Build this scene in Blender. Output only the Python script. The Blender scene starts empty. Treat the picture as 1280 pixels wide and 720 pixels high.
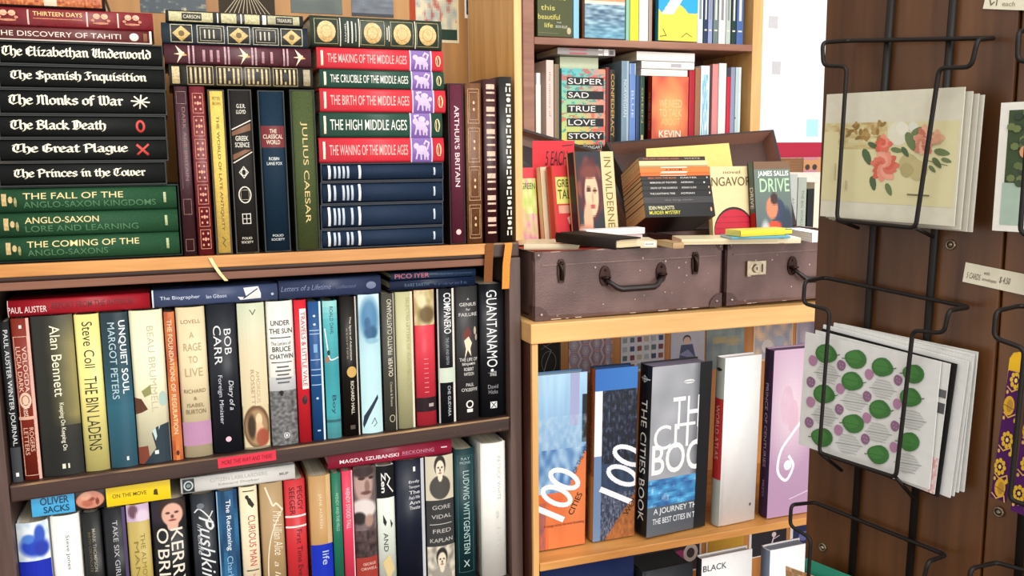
import bpy, bmesh, math, random
from mathutils import Vector, Matrix, noise
random.seed(7)
SC = bpy.context.scene
COL = SC.collection

# ------------------------------------------------------------------ camera
F_PX = 1100.0
YAW, PITCH, ROLL = math.radians(21.212), math.radians(8.2765), math.radians(-0.592)
CAM = Vector((0, 0, 1.35))
_sy, _cy, _sp, _cp = math.sin(YAW), math.cos(YAW), math.sin(PITCH), math.cos(PITCH)
FW = Vector((_sy*_cp, _cy*_cp, -_sp)); _r0 = Vector((_cy, -_sy, 0)); _u0 = _r0.cross(FW)
RT = math.cos(ROLL)*_r0 + math.sin(ROLL)*_u0
UP = -math.sin(ROLL)*_r0 + math.cos(ROLL)*_u0
cd = bpy.data.cameras.new('camera'); cam = bpy.data.objects.new('camera', cd); COL.objects.link(cam)
cd.sensor_width = 36; cd.lens = F_PX/1280*36; cd.clip_start = 0.02
cam.matrix_world = Matrix(((RT.x, UP.x, -FW.x, CAM.x), (RT.y, UP.y, -FW.y, CAM.y), (RT.z, UP.z, -FW.z, CAM.z), (0, 0, 0, 1)))
SC.camera = cam

# ------------------------------------------------------------------ light
w = bpy.data.worlds.new('world'); SC.world = w; w.use_nodes = True
w.node_tree.nodes['Background'].inputs[0].default_value = (1.0, 0.985, 0.965, 1)
w.node_tree.nodes['Background'].inputs[1].default_value = .98
def area(name, loc, target, sx, sy, power, color=(1, 1, 1)):
    ld = bpy.data.lights.new(name, 'AREA'); ld.shape = 'RECTANGLE'; ld.size = sx; ld.size_y = sy; ld.energy = power; ld.color = color
    o = bpy.data.objects.new(name, ld); COL.objects.link(o); o.location = loc
    o.rotation_euler = (Vector(target)-Vector(loc)).to_track_quat('-Z', 'Y').to_euler(); return o
area('ceiling_light', (0.75, -0.3, 2.75), (0.45, 1.5, 1.1), 1.6, 0.7, 30, (1, 0.97, 0.92))
area('window_daylight', (2.05, 3.2, 1.75), (1.1, 1.4, 1.2), 0.9, 1.0, 34, (1, 0.98, 0.97))
area('front_fill', (1.35, -2.4, 1.75), (0.6, 1.4, 1.0), 2.4, 1.6, 88, (1, 0.985, 0.96))  # added frontal fill from behind the camera, no real source known there
SC.view_settings.view_transform = 'Standard'; SC.view_settings.look = 'None'
SC.view_settings.gamma = 1; SC.view_settings.use_curve_mapping = False
SC.view_settings.exposure = 0.2

# ------------------------------------------------------------------ pixel -> place
def ray(x, y): return FW + RT*((x-640)/F_PX) - UP*((y-360)/F_PX)
def onY(x, y, Y): d = ray(x, y); return CAM + d*(Y/d.y)
def onZ(x, y, Z): d = ray(x, y); return CAM + d*((Z-CAM.z)/d.z)
YA, YB, YD = 1.43, 1.385, 1.97          # fronts of the three bookcases

# ------------------------------------------------------------------ materials
def lin(h):
    c = [int(h[i:i+2], 16)/255 for i in (0, 2, 4)]
    return tuple((v/12.92 if v <= .04045 else ((v+.055)/1.055)**2.4) for v in c)
MATS = {}
def M(hx, kind='jacket'):
    key = hx+kind
    if key in MATS: return MATS[key]
    m = bpy.data.materials.new(f'{kind}_{hx}'); m.use_nodes = True; MATS[key] = m
    nt = m.node_tree; N = nt.nodes; b = N['Principled BSDF']; c = lin(hx)
    rough, spec, scale, amp, bump = {'jacket': (.34, .27, 60, .02, 0), 'cloth': (.6, .14, 420, .16, .10), 'leather': (.42, .5, 160, .18, .12),
        'paper': (.8, .2, 90, .04, 0), 'ink': (.5, .4, 40, .05, 0), 'gilt': (.35, .5, 300, .3, 0), 'metal': (.3, .5, 90, .2, .03), 'plain': (.55, .3, 30, .06, 0)}[kind]
    b.inputs['Roughness'].default_value = rough; b.inputs['Specular IOR Level'].default_value = spec
    if kind == 'metal': b.inputs['Metallic'].default_value = .75
    tc = N.new('ShaderNodeTexCoord'); nz = N.new('ShaderNodeTexNoise'); nz.inputs['Scale'].default_value = scale; nz.inputs['Detail'].default_value = 3
    nt.links.new(tc.outputs['Object'], nz.inputs['Vector'])
    rp = N.new('ShaderNodeValToRGB')
    rp.color_ramp.elements[0].position = .3; rp.color_ramp.elements[1].position = .7
    rp.color_ramp.elements[0].color = tuple(v*(1-amp) for v in c)+(1,); rp.color_ramp.elements[1].color = tuple(min(1, v*(1+amp)) for v in c)+(1,)
    nt.links.new(nz.outputs['Fac'], rp.inputs['Fac']); nt.links.new(rp.outputs['Color'], b.inputs['Base Color'])
    if bump:
        bp = N.new('ShaderNodeBump'); bp.inputs['Strength'].default_value = bump; bp.inputs['Distance'].default_value = .002
        nt.links.new(nz.outputs['Fac'], bp.inputs['Height']); nt.links.new(bp.outputs['Normal'], b.inputs['Normal'])
    return m
def wood(name, c0, c1, axis='X', scale=9, rough=.5, worn=None):
    m = bpy.data.materials.new(name); m.use_nodes = True; nt = m.node_tree; N = nt.nodes; b = N['Principled BSDF']
    tc = N.new('ShaderNodeTexCoord'); mp = N.new('ShaderNodeMapping'); s = [1.0, 1.0, 1.0]; s['XYZ'.index(axis)] = .09
    mp.inputs['Scale'].default_value = s
    n1 = N.new('ShaderNodeTexNoise'); n1.inputs['Scale'].default_value = scale*2.2; n1.inputs['Detail'].default_value = 6; n1.inputs['Distortion'].default_value = 1.2
    n2 = N.new('ShaderNodeTexNoise'); n2.inputs['Scale'].default_value = scale*16; n2.inputs['Detail'].default_value = 4
    mx = N.new('ShaderNodeMath'); mx.operation = 'MULTIPLY_ADD'; mx.inputs[1].default_value = .35; 
    rp = N.new('ShaderNodeValToRGB'); rp.color_ramp.elements[0].position = .42; rp.color_ramp.elements[1].position = .82
    rp.color_ramp.elements[0].color = lin(c0)+(1,); rp.color_ramp.elements[1].color = lin(c1)+(1,)
    L = nt.links.new
    L(tc.outputs['Object'], mp.inputs['Vector']); L(mp.outputs['Vector'], n1.inputs['Vector']); L(mp.outputs['Vector'], n2.inputs['Vector'])
    L(n2.outputs['Fac'], mx.inputs[0]); L(n1.outputs['Fac'], mx.inputs[2]); L(mx.outputs[0], rp.inputs['Fac'])
    out = rp.outputs['Color']
    if worn:
        n3 = N.new('ShaderNodeTexNoise'); n3.inputs['Scale'].default_value = 45; n3.inputs['Detail'].default_value = 6; n3.inputs['Roughness'].default_value = .7
        L(tc.outputs['Object'], n3.inputs['Vector'])
        r3 = N.new('ShaderNodeValToRGB'); r3.color_ramp.elements[0].position = .66; r3.color_ramp.elements[1].position = .74
        mc = N.new('ShaderNodeMixRGB'); mc.inputs[2].default_value = lin(worn)+(1,)
        L(n3.outputs['Fac'], r3.inputs['Fac']); L(r3.outputs['Color'], mc.inputs[0]); L(out, mc.inputs[1]); out = mc.outputs[0]
    L(out, b.inputs['Base Color'])
    b.inputs['Roughness'].default_value = rough
    bp = N.new('ShaderNodeBump'); bp.inputs['Strength'].default_value = .12; bp.inputs['Distance'].default_value = .002
    L(mx.outputs[0], bp.inputs['Height']); L(bp.outputs['Normal'], b.inputs['Normal'])
    return m
PINE = wood('pine', 'e0a35c', 'b97a3a', 'X', 9, .45)
PINE_V = wood('pine_upright', 'e8bd7e', 'd09a58', 'Z', 9, .45)
PALE = wood('pale_pine', 'f0c684', 'dba765', 'X', 6, .5)
PLY = wood('plywood', 'b98643', '8f5f2a', 'Z', 4, .5)
BROWN = wood('brown_stain', '4a3128', '2f1d18', 'X', 8, .5, 'a07a50')
WORN = wood('rubbed_edge', 'b08a5c', '4a2e20', 'X', 24, .6)
APRON = wood('brown_apron', '8a5a41', '6d4331', 'X', 8, .55)
BROWN_V = wood('brown_post', '6a5249', '4b3831', 'Z', 8, .5)
REDBROWN = wood('red_brown', '5a2a18', '3a180d', 'Z', 8, .5)
DWOOD = wood('rosy_wood', 'b08068', '8e5c48', 'X', 8, .5)
DARKIN = wood('dark_inside', '3a2418', '22130c', 'Z', 6, .6)
BOARD = wood('varnished_board', '6e4522', '40240f', 'Z', 5, .36)
PINEBACK = wood('pine_back', 'd2924f', 'a96d33', 'Z', 5, .5)

def painted():
    if 'painted' in MATS: return MATS['painted']
    m = bpy.data.materials.new('printed_picture'); m.use_nodes = True; MATS['painted'] = m
    a = m.node_tree.nodes.new('ShaderNodeVertexColor'); a.layer_name = 'Col'; b = m.node_tree.nodes['Principled BSDF']
    m.node_tree.links.new(a.outputs['Color'], b.inputs['Base Color']); b.inputs['Roughness'].default_value = .38
    return m
PAGES = None
def pages_mat(hx='e4d9bd'):
    key = 'pages'+hx
    if key in MATS: return MATS[key]
    m = bpy.data.materials.new('pages_'+hx); m.use_nodes = True; MATS[key] = m; nt = m.node_tree; N = nt.nodes; b = N['Principled BSDF']
    tc = N.new('ShaderNodeTexCoord'); mp = N.new('ShaderNodeMapping'); mp.inputs['Scale'].default_value = (900, 8, 8)
    nz = N.new('ShaderNodeTexNoise'); nz.inputs['Scale'].default_value = 1; rp = N.new('ShaderNodeValToRGB'); c = lin(hx)
    rp.color_ramp.elements[0].color = tuple(v*.72 for v in c)+(1,); rp.color_ramp.elements[0].position = .35
    rp.color_ramp.elements[1].color = c+(1,); rp.color_ramp.elements[1].position = .6
    L = nt.links.new; L(tc.outputs['Object'], mp.inputs['Vector']); L(mp.outputs['Vector'], nz.inputs['Vector']); L(nz.outputs['Fac'], rp.inputs['Fac']); L(rp.outputs['Color'], b.inputs['Base Color'])
    b.inputs['Roughness'].default_value = .85
    return m

# ------------------------------------------------------------------ flat decoration: lettering, bands, pictures
_txt = {}
def text_poly(text, bold=0.0, shear=0.0):
    k = (text, bold, shear)
    if k in _txt: return _txt[k]
    cu = bpy.data.curves.new('t', 'FONT'); cu.body = text; cu.resolution_u = 4; cu.offset = bold; cu.shear = shear
    ob = bpy.data.objects.new('t', cu); me = ob.to_mesh()
    vs = [(v.co.x, v.co.y) for v in me.vertices]; fs = [tuple(p.vertices) for p in me.polygons]
    ob.to_mesh_clear(); bpy.data.objects.remove(ob); bpy.data.curves.remove(cu)
    _txt[k] = (vs, fs); return vs, fs
# broad-nib blackletter: pen paths per letter (advance, strokes)
BL = {
'a': (.8, [[(.1,.85),(.3,1),(.55,.88),(.55,.12),(.7,0)], [(.55,.6),(.15,.45),(.1,.15),(.3,0),(.55,.15)]]),
'b': (.78, [[(.1,1.5),(.1,.15),(.35,0),(.62,.2),(.62,.8),(.4,1),(.1,.78)]]),
'c': (.68, [[(.6,.85),(.4,1),(.1,.8),(.1,.2),(.35,0),(.6,.12)]]),
'd': (.78, [[(.2,1.5),(.62,1.1),(.62,.2),(.35,0),(.1,.2),(.1,.75),(.35,.95),(.6,.8)]]),
'e': (.68, [[(.12,.48),(.58,.66),(.52,.88),(.35,1),(.1,.8),(.1,.2),(.35,0),(.6,.15)]]),
'f': (.55, [[(.55,1.4),(.4,1.55),(.2,1.35),(.2,-.1)], [(0,.95),(.5,.95)]]),
'g': (.75, [[(.6,.9),(.35,1),(.1,.8),(.1,.3),(.35,.1),(.6,.25)], [(.62,1),(.62,-.3),(.35,-.5),(.05,-.35)]]),
'h': (.75, [[(.1,1.5),(.1,.1),(.22,0)], [(.1,.8),(.4,1),(.62,.8),(.62,.2),(.5,-.2),(.32,-.3)]]),
'i': (.45, [[(.02,.88),(.15,1),(.22,.88),(.22,.12),(.36,0)], [(.2,1.28),(.34,1.45)]]),
'k': (.75, [[(.1,1.5),(.1,.1),(.22,0)], [(.1,.75),(.4,1),(.56,.8),(.2,.55),(.6,.1),(.72,0)]]),
'l': (.38, [[(.1,1.5),(.1,.12),(.28,0)]]),
'm': (1.22, [[(0,.85),(.12,1),(.2,.85),(.2,.1),(.3,0)], [(.2,.83),(.45,1),(.6,.85),(.6,.1),(.7,0)], [(.6,.83),(.85,1),(1,.85),(1,.1),(1.12,0)]]),
'n': (.84, [[(0,.85),(.12,1),(.2,.85),(.2,.1),(.3,0)], [(.2,.83),(.45,1),(.62,.85),(.62,.1),(.76,0)]]),
'o': (.74, [[(.35,1),(.1,.8),(.1,.2),(.35,0),(.62,.2),(.62,.8),(.35,1)]]),
'p': (.76, [[(0,.88),(.12,1),(.16,.85),(.16,-.5)], [(.16,.8),(.4,1),(.64,.8),(.64,.2),(.4,0),(.16,.15)]]),
'q': (.76, [[(.62,1),(.62,-.5)], [(.62,.85),(.35,1),(.1,.8),(.1,.2),(.35,0),(.62,.15)]]),
'r': (.6, [[(.03,.88),(.15,1),(.22,.85),(.22,.12),(.34,0)], [(.22,.8),(.42,1),(.58,.85)]]),
's': (.68, [[(.58,.85),(.38,1),(.12,.82),(.15,.6),(.55,.42),(.58,.18),(.35,0),(.08,.14)]]),
't': (.55, [[(.2,1.3),(.2,.12),(.35,0),(.5,.1)], [(.02,.95),(.45,.95)]]),
'u': (.82, [[(.05,.9),(.15,1),(.15,.2),(.35,0),(.62,.2)], [(.62,1),(.62,.12),(.74,0)]]),
'w': (1.06, [[(.1,1.12),(.1,.15),(.3,0),(.5,.2),(.5,1)], [(.5,.2),(.7,0),(.92,.2),(.92,.8),(.75,1.02)]]),
'z': (.68, [[(.1,.9),(.55,.95),(.1,.08),(.6,.05)]]),
'T': (.98, [[(.05,1.25),(.3,1.45),(.6,1.35),(.92,1.52)], [(.22,1.2),(.1,.8),(.12,.3),(.45,0),(.85,.25)], [(.55,1.35),(.5,.5)]]),
'E': (.95, [[(.8,1.3),(.5,1.5),(.12,1.1),(.12,.35),(.45,0),(.85,.25)], [(.35,1.2),(.35,.25)], [(.35,.72),(.78,.82)]]),
'U': (1.1, [[(.02,1.3),(.2,1.47),(.25,1.2),(.15,.4),(.45,0),(.88,.3)], [(.88,1.47),(.88,.12),(1.02,0)], [(.55,1.4),(.5,.35)]]),
'S': (.95, [[(.82,1.3),(.45,1.5),(.12,1.2),(.2,.9),(.75,.6),(.82,.25),(.45,0),(.06,.2)], [(.48,1.3),(.45,.2)]]),
'I': (.8, [[(.02,1.33),(.3,1.5),(.74,1.4)], [(.45,1.4),(.3,1),(.52,.6),(.45,.2),(.2,0),(0,.15)]]),
'M': (1.25, [[(0,.05),(.15,.15),(.2,1.2),(.05,1.4)], [(.2,1.3),(.45,1.5),(.58,1.3),(.58,.1),(.68,0)], [(.58,1.3),(.82,1.5),(1,1.3),(1,.1),(1.13,0)]]),
'W': (1.22, [[(.02,1.35),(.2,1.5),(.2,.2),(.4,0),(.62,.2)], [(.5,1.5),(.62,1.4),(.62,.2),(.8,0),(1.08,.3),(1.08,1.2),(.9,1.5)]]),
'B': (.95, [[(.18,1.45),(.18,0)], [(0,1.3),(.4,1.5),(.75,1.3),(.7,.95),(.3,.8)], [(.3,.8),(.78,.62),(.82,.25),(.45,0),(0,.1)]]),
'D': (1.0, [[(.22,1.4),(.22,.05)], [(0,1.35),(.5,1.48),(.87,1.1),(.87,.35),(.5,0),(.02,.08)], [(.5,1.3),(.5,.3)]]),
'G': (1.0, [[(.78,1.3),(.5,1.5),(.12,1.15),(.12,.3),(.45,0),(.85,.3),(.85,.7),(.5,.75)], [(.45,1.3),(.4,.3)]]),
'P': (.92, [[(.2,1.45),(.2,-.1)], [(0,1.3),(.45,1.5),(.82,1.25),(.76,.8),(.3,.65)]]), ' ': (.42, []), '-': (.5, [[(.05,.5),(.4,.5)]]),
}
def hull(pts):
    pts = sorted(set(pts))
    def half(ps):
        h = []
        for p in ps:
            while len(h) > 1 and (h[-1][0]-h[-2][0])*(p[1]-h[-2][1])-(h[-1][1]-h[-2][1])*(p[0]-h[-2][0]) <= 1e-12: h.pop()
            h.append(p)
        return h
    a = half(pts); b = half(pts[::-1]); return a[:-1]+b[:-1]
def black_poly(text, nib=.25):
    vs, fs = [], []; x = 0; a = math.radians(42); dx, dy = math.cos(a)*nib/2, math.sin(a)*nib/2; ex, ey = -math.sin(a)*.035, math.cos(a)*.035
    for ch in text:
        adv, st = BL[ch]
        for s in st:
            for (x0, y0), (x1, y1) in zip(s, s[1:]):
                n = max(1, int(math.hypot(x1-x0, y1-y0)/.3))
                for i in range(n):
                    q = []
                    for f in (i/n, (i+1)/n):
                        px, py = x+x0+(x1-x0)*f, y0+(y1-y0)*f
                        q += [(px+sx*dx+sy*ex, py+sx*dy+sy*ey) for sx in (-1, 1) for sy in (-1, 1)]
                    h = hull(q); b = len(vs); vs += h; fs.append(tuple(range(b, b+len(h))))
        x += adv
    return vs, fs
# decoration ops. s: 0 left..1 right across, v: 0 top..1 bottom
def R(s0, s1, v0, v1, hx, k='ink'): return ('poly', [[(s0, v0), (s1, v0), (s1, v1), (s0, v1)]], hx, k)
def Pg(pts, hx, k='ink'): return ('poly', [pts], hx, k)
def El(s, v, rs, rv, hx, k='ink', n=20, a=0.0, asp=1.0):
    pts = []
    for i in range(n):
        t = 2*math.pi*i/n; pts.append((s+rs*math.cos(t), v+rv*math.sin(t)))
    return ('poly', [pts], hx, k)
def T(text, s0, s1, v0, v1, hx, bold=0.0, shear=0.0, k='ink'): return ('text', text, 'T', s0, s1, v0, v1, hx, bold, shear, k)   # reads downwards
def Hz(text, s0, s1, v0, v1, hx, bold=0.0, shear=0.0, k='ink'): return ('text', text, 'H', s0, s1, v0, v1, hx, bold, shear, k)  # reads across
def Uw(text, s0, s1, v0, v1, hx, bold=0.0, shear=0.0, k='ink'): return ('text', text, 'U', s0, s1, v0, v1, hx, bold, shear, k)  # reads upwards
def Bl(text, s0, s1, v0, v1, hx): return ('black', text, s0, s1, v0, v1, hx)
def Ln(pts, wd, hx, k='ink'): return ('line', pts, wd, hx, k)          # width in metres
def Cv(pts, wd, hx, k='ink', n=6):                                     # smooth pen line through points
    P = [pts[0]]+list(pts)+[pts[-1]]; out = []
    for a, b, c, d in zip(P, P[1:], P[2:], P[3:]):
        for i in range(n):
            t = i/n; out.append(tuple(.5*(2*b[q]+(c[q]-a[q])*t+(2*a[q]-5*b[q]+4*c[q]-d[q])*t*t+(3*b[q]-a[q]-3*c[q]+d[q])*t**3) for q in (0, 1)))
    return ('line', out+[pts[-1]], wd, hx, k)
def Ring(s, v, rs, rv, wd, hx, k='ink', n=20): return ('line', [(s+rs*math.cos(2*math.pi*i/n), v+rv*math.sin(2*math.pi*i/n)) for i in range(n+1)], wd, hx, k)
def Box(s0, s1, v0, v1, wd, hx, k='gilt'): return ('line', [(s0, v0), (s1, v0), (s1, v1), (s0, v1), (s0, v0)], wd, hx, k)
def Pic(s0, s1, v0, v1, nx, ny, fn): return ('pic', s0, s1, v0, v1, nx, ny, fn)

def decorate(bm, slots, ops, W, Hh, place, cuts=(), lay0=0):
    """ops drawn flat on a W x Hh sheet, then laid on the surface place(x, y, off)."""
    fb = bmesh.new(); cl = fb.loops.layers.float_color.new('Col'); lay = fb.faces.layers.int.new('lay'); sbl = fb.faces.layers.int.new('sub'); step = min(1e-4, .0012/max(1, len(ops))); cnt = [0]
    X = lambda s: s*W
    Y = lambda v: (1-v)*Hh
    def slot(m):
        if m not in slots: slots.append(m)
        return slots.index(m)
    def add(pts, mi, l, col=None):
        try: f = fb.faces.new([fb.verts.new((p[0], p[1], 0)) for p in pts])
        except ValueError: return
        if f.normal.z == 0: f.normal_update()
        f.material_index = mi; f[lay] = l; f[sbl] = cnt[0] % 14; cnt[0] += 1
        if f.normal.z < 0: f.normal_flip()
        if col:
            for lp in f.loops: lp[cl] = col
    for l, op in enumerate(ops):
        if op[0] == 'poly':
            mi = slot(M(op[2], op[3]))
            for pts in op[1]: add([(X(s), Y(v)) for s, v in pts], mi, l)
        elif op[0] == 'line':
            mi = slot(M(op[3], op[4])); wd = op[2]/2; pp = [(X(s), Y(v)) for s, v in op[1]]
            for (x0, y0), (x1, y1) in zip(pp, pp[1:]):
                d = math.hypot(x1-x0, y1-y0)
                if d < 1e-7: continue
                ux, uy = (x1-x0)/d*wd, (y1-y0)/d*wd
                add([(x0-ux-uy, y0-uy+ux), (x0-ux+uy, y0-uy-ux), (x1+ux+uy, y1+uy-ux), (x1+ux-uy, y1+uy+ux)], mi, l)
        elif op[0] in ('text', 'black'):
            if op[0] == 'text': _, tx, mode, s0, s1, v0, v1, hx, bold, sh, k = op; vs, fs = text_poly(tx, bold, sh)
            else: _, tx, s0, s1, v0, v1, hx = op; vs, fs = black_poly(tx); mode = 'T'; k = 'ink'
            if not fs: continue
            ax, bx = min(p[0] for p in vs), max(p[0] for p in vs); ay, by = min(p[1] for p in vs), max(p[1] for p in vs)
            mi = slot(M(hx, k)); q = []
            for px, py in vs:
                a, b = (px-ax)/max(1e-6, bx-ax), (py-ay)/max(1e-6, by-ay)
                if mode == 'T': q.append((X(s0+(s1-s0)*b), Y(v0+(v1-v0)*a)))
                elif mode == 'U': q.append((X(s1-(s1-s0)*b), Y(v1-(v1-v0)*a)))
                else: q.append((X(s0+(s1-s0)*a), Y(v1-(v1-v0)*b)))
            for f in fs: add([q[i] for i in f], mi, l)
        elif op[0] == 'rtext':                                # slanted lettering: start point, angle (deg, anticlockwise), cap height in metres
            _, tx, s0, v0, ang, hh, hx, bold = op; vs, fs = text_poly(tx, bold); mi = slot(M(hx, 'ink')); a = math.radians(ang); k = hh/.73
            q = [(X(s0)+(px*math.cos(a)-py*math.sin(a))*k, Y(v0)+(px*math.sin(a)+py*math.cos(a))*k) for px, py in vs]
            for f in fs: add([q[i] for i in f], mi, l)
        elif op[0] == 'pic':
            _, s0, s1, v0, v1, nx, ny, fn = op; mi = slot(painted())
            g = [[fb.verts.new((X(s0+(s1-s0)*i/nx), Y(v0+(v1-v0)*j/ny), 0)) for i in range(nx+1)] for j in range(ny+1)]
            for j in range(ny):
                for i in range(nx):
                    f = fb.faces.new((g[j+1][i], g[j+1][i+1], g[j][i+1], g[j][i])); f.material_index = mi; f[lay] = l
                    c = fn((i+.5)/nx, (j+.5)/ny); c = tuple(min(1, max(0, v)) for v in c)
                    c = tuple((v/12.92 if v <= .04045 else ((v+.055)/1.055)**2.4) for v in c)+(1,)
                    for lp in f.loops: lp[cl] = c
    for co, no in (((0, 0, 0), (-1, 0, 0)), ((W, 0, 0), (1, 0, 0)), ((0, 0, 0), (0, -1, 0)), ((0, Hh, 0), (0, 1, 0))):     # print ends at the edge of the sheet
        bmesh.ops.bisect_plane(fb, geom=fb.verts[:]+fb.edges[:]+fb.faces[:], plane_co=co, plane_no=no, clear_outer=True)
    for c in cuts:
        bmesh.ops.bisect_plane(fb, geom=fb.verts[:]+fb.edges[:]+fb.faces[:], plane_co=(c*W, 0, 0), plane_no=(1, 0, 0))
    ncl = bm.loops.layers.float_color.get('Col') or bm.loops.layers.float_color.new('Col')
    cache = {}
    for f in fb.faces:
        off = .00018+step*(f[lay]+lay0+f[sbl]/16); vv = []
        for v in f.verts:
            key = (v.co.x, v.co.y, f[lay], f[sbl])
            if key not in cache: cache[key] = bm.verts.new(place(v.co.x, v.co.y, off))
            vv.append(cache[key])
        try: nf = bm.faces.new(vv)
        except ValueError: continue
        nf.material_index = f.material_index
        for a, b in zip(nf.loops, f.loops): a[ncl] = b[cl]
    fb.free()

# ------------------------------------------------------------------ objects
def link(name, bm, mats, parent=None, smooth=False):
    me = bpy.data.meshes.new(name); bm.to_mesh(me); bm.free()
    for m in (mats if isinstance(mats, (list, tuple)) else [mats]): me.materials.append(m)
    if smooth:
        for p in me.polygons: p.use_smooth = True
        try: me.set_sharp_from_angle(angle=math.radians(38))
        except Exception: pass
    o = bpy.data.objects.new(name, me); COL.objects.link(o)
    if parent: o.parent = parent
    return o
def tag(o, label, cat, group=None, kind=None):
    o['label'] = label; o['category'] = cat
    if group: o['group'] = group
    if kind: o['kind'] = kind
    return o
def root(name, label, cat, mat=None, group=None):
    o = bpy.data.objects.new(name, None); o.empty_display_size = .02; COL.objects.link(o)
    if mat is not None: o.matrix_world = mat
    return tag(o, label, cat, group)
def struct(o): o['kind'] = 'structure'; return o
def box(bm, x0, x1, y0, y1, z0, z1, mi=0, mtx=None):
    vs = [bm.verts.new((x, y, z)) for z in (z0, z1) for y in (y0, y1) for x in (x0, x1)]
    if mtx:
        for v in vs: v.co = mtx @ v.co
    for q in ((0, 2, 3, 1), (4, 5, 7, 6), (0, 1, 5, 4), (2, 6, 7, 3), (0, 4, 6, 2), (1, 3, 7, 5)):
        f = bm.faces.new([vs[i] for i in q]); f.material_index = mi
    return vs
def prism(bm, pts, d, mi=0):
    """extrude a ring of 3D points by vector d"""
    a = [bm.verts.new(p) for p in pts]; b = [bm.verts.new(Vector(p)+Vector(d)) for p in pts]; n = len(a)
    fs = [bm.faces.new(a[::-1]), bm.faces.new(b)]+[bm.faces.new((a[i], a[(i+1) % n], b[(i+1) % n], b[i])) for i in range(n)]
    for f in fs: f.material_index = mi
    bmesh.ops.recalc_face_normals(bm, faces=fs)
def soft(bm, off=.002, seg=2): bmesh.ops.bevel(bm, geom=bm.edges[:], offset=off, segments=seg, affect='EDGES', profile=.6)
def tube(bm, pts, r, n=8, mi=0, closed=False):
    pts = [Vector(p) for p in pts]; rings = []; m = len(pts); ref = None
    for i, p in enumerate(pts):
        a = pts[(i-1) % m] if (closed or i) else p; b = pts[(i+1) % m] if (closed or i < m-1) else p
        t = (b-a).normalized()
        if ref is None: ref = t.orthogonal().normalized()
        ref = (ref-t*ref.dot(t)); ref = ref.normalized() if ref.length > 1e-6 else t.orthogonal().normalized()
        o = t.cross(ref)
        rr = r[i] if isinstance(r, (list, tuple)) else r
        rings.append([bm.verts.new(p+(ref*math.cos(2*math.pi*k/n)+o*math.sin(2*math.pi*k/n))*rr) for k in range(n)])
    for i in range(m if closed else m-1):
        A, B = rings[i], rings[(i+1) % m]
        sh = 0
        if closed and i == m-1: sh = min(range(n), key=lambda s: (A[0].co-B[s].co).length)
        for k in range(n):
            f = bm.faces.new((A[k], A[(k+1) % n], B[(k+1+sh) % n], B[(k+sh) % n])); f.material_index = mi; f.smooth = True
    if not closed:
        for q in (rings[0][::-1], rings[-1]):
            f = bm.faces.new(q); f.material_index = mi
def rounded(pts, r=.008, seg=4, closed=True):
    """round the corners of a polyline"""
    pts = [Vector(p) for p in pts]; out = []; m = len(pts)
    for i, p in enumerate(pts):
        if not closed and i in (0, m-1): out.append(p); continue
        a, b = pts[(i-1) % m], pts[(i+1) % m]; da, db = (a-p), (b-p)
        ra = min(r, da.length*.45, db.length*.45); A = p+da.normalized()*ra; B = p+db.normalized()*ra
        for k in range(seg+1):
            t = k/seg; out.append(A*(1-t)**2+p*2*t*(1-t)+B*t*t)
    return out

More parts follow.
